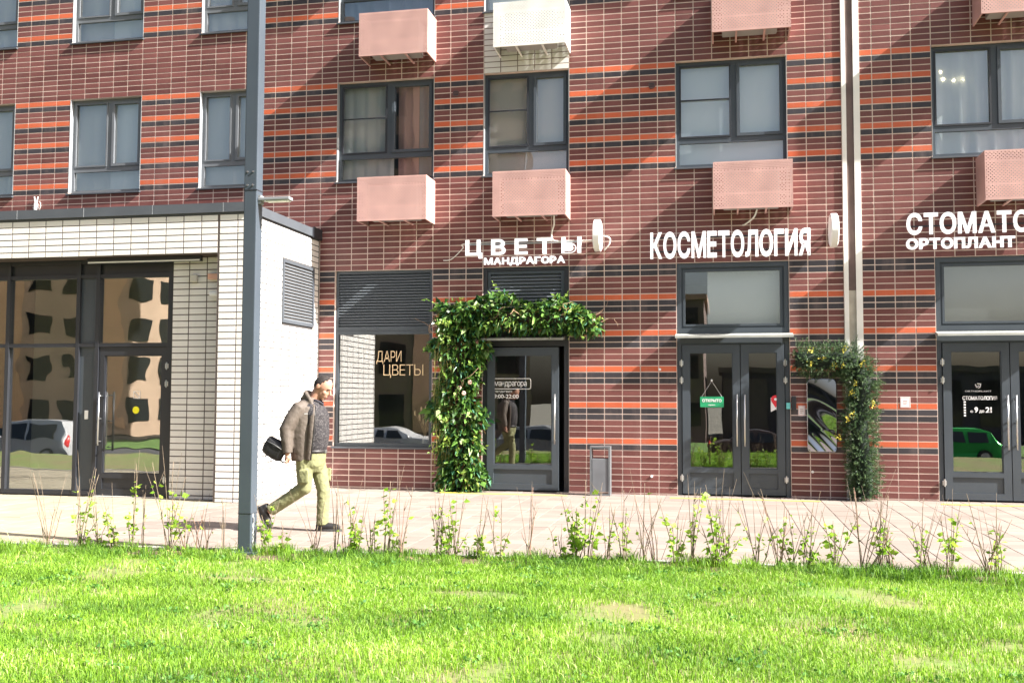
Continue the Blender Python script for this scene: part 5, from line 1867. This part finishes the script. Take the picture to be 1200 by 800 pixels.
# trousers
TR = mk("khaki_cloth", (.200, .205, .100), .85, var=.05, scale=8, bump=.9, bscale=22)
b = MB()
loft(b, [(.70, -.09, 0, .12, .10), (.78, -.085, 0, .150, .175), (.86, -.075, 0, .155, .182), (.945, -.060, 0, .148, .170)])
q = LEG[1]; b.tube([q[0], Vector(q[0]).lerp(Vector(q[1]), .5), q[1], Vector(q[1]).lerp(Vector(q[2]), .5), (q[2][0], q[2][1], .075)], [(.100, .100), .090, .078, .072, .072], 16)
q = LEG[-1]; b.tube([q[0], Vector(q[0]).lerp(Vector(q[1]), .55), (q[1][0] + .008, q[1][1], q[1][2] + .03)], [.110, .096, .082], 16)
b.tube([(q[1][0] + .005, q[1][1], q[1][2] + .03), Vector(q[1]).lerp(Vector(q[2]), .5) + Vector((0, 0, .01)), (-.545, -.10, .248)], [.082, .072, .070], 16)
b.ball((q[1][0], q[1][1], q[1][2] + .02), .082, .082, .082, 14)
b.cbox(-.16, -.03, -.215, -.17, .58, .74, .02)           # thigh pocket
b.cbox(-.04, .09, .17, .205, .58, .74, .02)
remesh(b.build("trousers", TR, man, True), .009, 4, .012, .045)
# shoes
SHM = mk("shoe_leather", (.018, .017, .018), .5, var=.3, scale=14); SOL = mk("shoe_sole", (.06, .06, .06), .8)


def shoe(M4):
    b = MB()
    b.tube([(-.07, 0, .052), (.0, 0, .060), (.08, 0, .052), (.16, 0, .040), (.215, 0, .034)], [(.040, .048), (.042, .058), (.046, .046), (.048, .034), (.034, .024)], 14)
    b.tube([(-.02, 0, .06), (-.025, 0, .135)], [.052, .048], 14)
    b.v = [tuple(M4 @ Vector(v)) for v in b.v]
    o = remesh(b.build("shoe", SHM, man, True), .008, 3)
    c = MB()
    n = 24
    out = []
    for k in range(n):
        a = 2 * math.pi * k / n
        x_ = .075 + .165 * math.cos(a); wd = .046 + .006 * math.cos(a)
        out.append((x_, wd * math.sin(a)))
    c.v += [(x_, y_, .0) for x_, y_ in out] + [(x_, y_, .026) for x_, y_ in out]
    c.f += [(k, (k + 1) % n, n + (k + 1) % n, n + k) for k in range(n)] + [tuple(reversed(range(n))), tuple(range(n, 2 * n))]
    c.v = [tuple(M4 @ Vector(v)) for v in c.v]
    c.build("sole", SOL, o)


shoe(Matrix.Translation((.025, .10, .003)) @ Matrix.Rotation(R(4), 4, 'Z'))
# trailing foot stands on its toe: put the toe tip on the ground
Mr = Matrix.Translation((-.60, -.10, .248)) @ Matrix.Rotation(R(62), 4, 'Y') @ Matrix.Translation((.02, 0, -.10))
tip = Mr @ Vector((.235, 0, .0))
shoe(Matrix.Translation((0, 0, .004 - tip.z)) @ Mr)
# black shoulder bag carried in the hand
bag = empty("bag", (-2.15 - .43, -5.6 - .26, .98), "soft black bag carried behind the man's hip in one hand", "bag")
BG = mk("bag_nylon", (.010, .010, .012), .6, var=.3, scale=12, bump=.3, bscale=60)
Mb = Matrix.Rotation(R(28), 4, 'Y')
b = MB()
bm = bmesh.new(); bmesh.ops.create_cube(bm, size=1)
for v in bm.verts: v.co = Vector((v.co.x * .28, v.co.y * .14, v.co.z * .235))
bmesh.ops.bevel(bm, geom=list(bm.edges), offset=.068, segments=3, affect='EDGES', profile=.5)
b.bm(bm, Mb)
bo = b.build("bag_body", BG, bag, True)
md = bo.modifiers.new("sub", 'SUBSURF'); md.levels = 2; md.render_levels = 2
t = bpy.data.textures.new("bagfold", 'CLOUDS'); t.noise_scale = .12
md = bo.modifiers.new("folds", 'DISPLACE'); md.texture = t; md.strength = .025
b = MB(); b.tube([Mb @ Vector((-.10, -.068, .05)), Mb @ Vector((.0, -.078, .06)), Mb @ Vector((.10, -.068, .05))], .005, 6); b.build("zip", mk("zip_grey", (.12, .12, .12), .4), bag, True)
b = MB(); b.tube([(.09, -.015, -.02), (.13, -.02, -.05), (.165, -.018, -.10), (.155, -.016, -.155), (.10, -.015, -.15), (.04, -.015, -.105)], .009, 8); b.build("handle", BG, bag, True)
b = MB(); b.tube([(-.10, -.03, -.06), (-.09, -.04, -.13), (-.05, -.04, -.155), (-.02, -.04, -.13)], .005, 6); b.build("strap", BG, bag, True)

# =================================================================== what the shop glass mirrors: parked cars and the flats across the road
TYRE = mk("tyre_rubber", (.02, .02, .02), .8); RIM = mk("wheel_rim", (.45, .45, .46), .35, metal=.8); CGL = mk("car_glass", (.015, .018, .02), .08); HEAD = mk("headlight_glass", (.6, .62, .64), .15); TAIL = mk("tail_light", (.45, .02, .02), .25)


def car(label, loc, rot, col, style="hatch", L=4.3, H=1.48, W=1.76):
    paint = mk("car_paint_" + style + str(int(col[1] * 100)), col, .3, metal=.3)
    o = empty("parked_car", loc, label, "car", "cars parked across the lawn")
    o.rotation_euler.z = rot
    h = L / 2
    prof = {"hatch": [(-h, .42, .55), (-h + .02, .80, .9), (-h + .25, 1.0, 1), (-h + .5, H - .12, .82), (-h + .95, H, .78), (.1, H, .78), (.45, H - .1, .8), (1.05, 1.0, .98), (h - .35, .88, .97), (h - .05, .70, .85), (h, .45, .7)],
            "van": [(-h, .42, .7), (-h + .03, .85, .95), (-h + .12, 1.1, .97), (-h + .35, H - .06, .86), (-h + .9, H, .84), (.55, H - .04, .84), (.95, H - .22, .86), (1.35, 1.08, .98), (h - .3, .92, .97), (h - .04, .72, .85), (h, .45, .7)],
            "saloon": [(-h, .42, .7), (-h + .03, .85, .9), (-h + .6, .96, .97), (-h + .85, .98, .97), (-h + 1.35, H - .05, .78), (-.2, H, .76), (.2, H - .06, .78), (.95, .98, .97), (h - .35, .86, .97), (h - .05, .68, .85), (h, .45, .7)]}[style]
    b = MB()
    n = len(prof)
    secs = []
    for (x, z, wf) in prof:
        ww = W / 2
        belt = min(z, .92)
        secs.append([(x, -ww * .90, .22), (x, -ww * min(1, wf + .05), .5), (x, -ww * max(wf, .93) * (1 if z > .6 else .9), belt), (x, -ww * wf * .93, z), (x, ww * wf * .93, z), (x, ww * max(wf, .93) * (1 if z > .6 else .9), belt), (x, ww * min(1, wf + .05), .5), (x, ww * .90, .22)])
    for s in secs: b.v += s
    m = 8
    for i in range(n - 1):
        for k in range(m):
            k2 = (k + 1) % m
            b.f.append((i * m + k, i * m + k2, (i + 1) * m + k2, (i + 1) * m + k))
    b.f.append(tuple(range(m))); b.f.append(tuple((n - 1) * m + k for k in reversed(range(m))))
    bo = b.build("body", paint, o, False)
    md = bo.modifiers.new("bev", 'BEVEL'); md.width = .04; md.segments = 2
    # side windows and screens, just proud of the body
    roof = [p for p in prof if p[1] > H - .25]
    xr0, xr1 = roof[0][0], roof[-1][0]
    for s in (-1, 1):
        for (a, c_) in ((xr0 + .12, (xr0 + xr1) / 2 - .06), ((xr0 + xr1) / 2 + .06, xr1 + .28)):
            wb_, wt = W / 2 * .975, W / 2 * .80
            q = MB(); q.v += [(a, s * wb_, .95), (c_, s * wb_, .95), (min(c_, xr1 + .02), s * wt, H - .13), (a + .06, s * wt, H - .13), (a, s * (wb_ - .06), .95), (c_, s * (wb_ - .06), .95), (min(c_, xr1 + .02), s * (wt - .06), H - .13), (a + .06, s * (wt - .06), H - .13)]
            q.f += [(0, 1, 2, 3), (7, 6, 5, 4), (0, 4, 5, 1), (1, 5, 6, 2), (2, 6, 7, 3), (3, 7, 4, 0)]
            q.build("side_window", CGL, o)
    for (x, s) in ((-h + .78, -1), (-h + .78, 1), (h - .85, -1), (h - .85, 1)):
        q = MB(); q.tube([(x, s * (W / 2 - .21), .31), (x, s * (W / 2 - .01), .31)], .31, 20); wv = q.build("wheel", TYRE, o)
        q = MB(); q.tube([(x, s * (W / 2 - .03), .31), (x, s * (W / 2 + .004), .31)], .20, 16); q.build("rim", RIM, wv)
    for s in (-1, 1):
        q = MB(); q.ball((h - .06, s * W * .36, .66), .10, .17, .08, 10); q.build("headlight", HEAD, o, True)
        q = MB(); q.ball((-h + .06, s * W * .40, .82), .08, .10, .13, 10); q.build("tail_light", TAIL, o, True)
        q = MB(); q.ball((.75, s * (W / 2 + .08), 1.0), .07, .10, .07, 10); q.build("mirror", paint, o, True)
    return o


RZ = -1.097
car("silver people carrier mirrored in the annex glass", (-26.3, -26.0, RZ), math.pi, (.45, .46, .47), "van", 4.5, 1.66)
car("dark blue car mirrored at the left edge of the annex glass", (-31.8, -26.0, RZ), math.pi, (.02, .03, .06), "saloon")
car("white saloon mirrored in the florist window", (-11.6, -26.0, RZ), 0, (.7, .7, .7), "saloon", 4.5, 1.42)
car("grey hatchback mirrored in the florist door", (-4.9, -26.0, RZ), 0, (.28, .29, .30), "hatch")
car("dark brown saloon mirrored in the salon door", (4.2, -26.0, RZ), 0, (.07, .05, .045), "saloon", 4.5, 1.42)
car("bright green hatchback mirrored in the dentist door", (11.7, -28.0, RZ), math.pi, (.03, .42, .07), "hatch", 4.1, 1.46)


def far_block(label, x0, x1, y, depth, h, col, band, floors, bays, seed):
    rr = random.Random(seed)
    o = empty("apartment_block", ((x0 + x1) / 2, y, -1.1), label, "building", "flats across the road")
    cx_ = (x0 + x1) / 2
    wm = mk("block_wall_%d" % seed, col, .9, var=.12, scale=.6)
    bmn = mk("block_band_%d" % seed, band, .9, var=.1, scale=.6)
    b = MB(); b.box(x0 - cx_, x1 - cx_, -depth, 0, 0, h); b.build("wall", wm, o)
    bw = (x1 - x0) / bays; fh = h / floors
    wins = None
    for i in range(0, bays, 3):
        q = MB(); q.box(x0 - cx_ + i * bw + .1, x0 - cx_ + i * bw + bw - .1, .0, .12, .5, h - .4); q.build("pilaster", bmn, o)
    me = None
    for f_ in range(floors):
        for i in range(bays):
            if i % 3 == 0: continue
            if me is None:
                q = MB(); q.box(-bw * .32, bw * .32, .0, .05, .9, fh - .5); ob = q.build("window", CGL, o); me = ob.data
            else:
                ob = bpy.data.objects.new("window", me); COL.objects.link(ob); ob.parent = o
            ob.location = (x0 - cx_ + (i + .5) * bw, 0, f_ * fh)
    q = MB(); q.box(x0 - cx_ - .2, x1 - cx_ + .2, -depth - .2, .2, h, h + .4); q.build("roof", bmn, o)
    return o


far_block("tan block of flats mirrored in the annex glazing", -62, -26, -50, 14, 15, (.50, .36, .25), (.72, .46, .27), 5, 15, 1).rotation_euler.z = -R(58)
far_block("dark brown block of flats mirrored in the florist window", -25, -9.5, -46, 14, 27, (.20, .14, .12), (.50, .29, .22), 8, 6, 2).rotation_euler.z = -R(14)
far_block("lower brown block of flats mirrored in the florist door", -8, 1.5, -48, 12, 9, (.15, .11, .095), (.36, .22, .16), 3, 5, 4)
far_block("long low dark garage block mirrored in the dentist door", 2.5, 46, -52, 12, 4.4, (.045, .045, .055), (.07, .065, .06), 1, 14, 3)

# clean up the lettering helper
bpy.data.objects.remove(_fo)
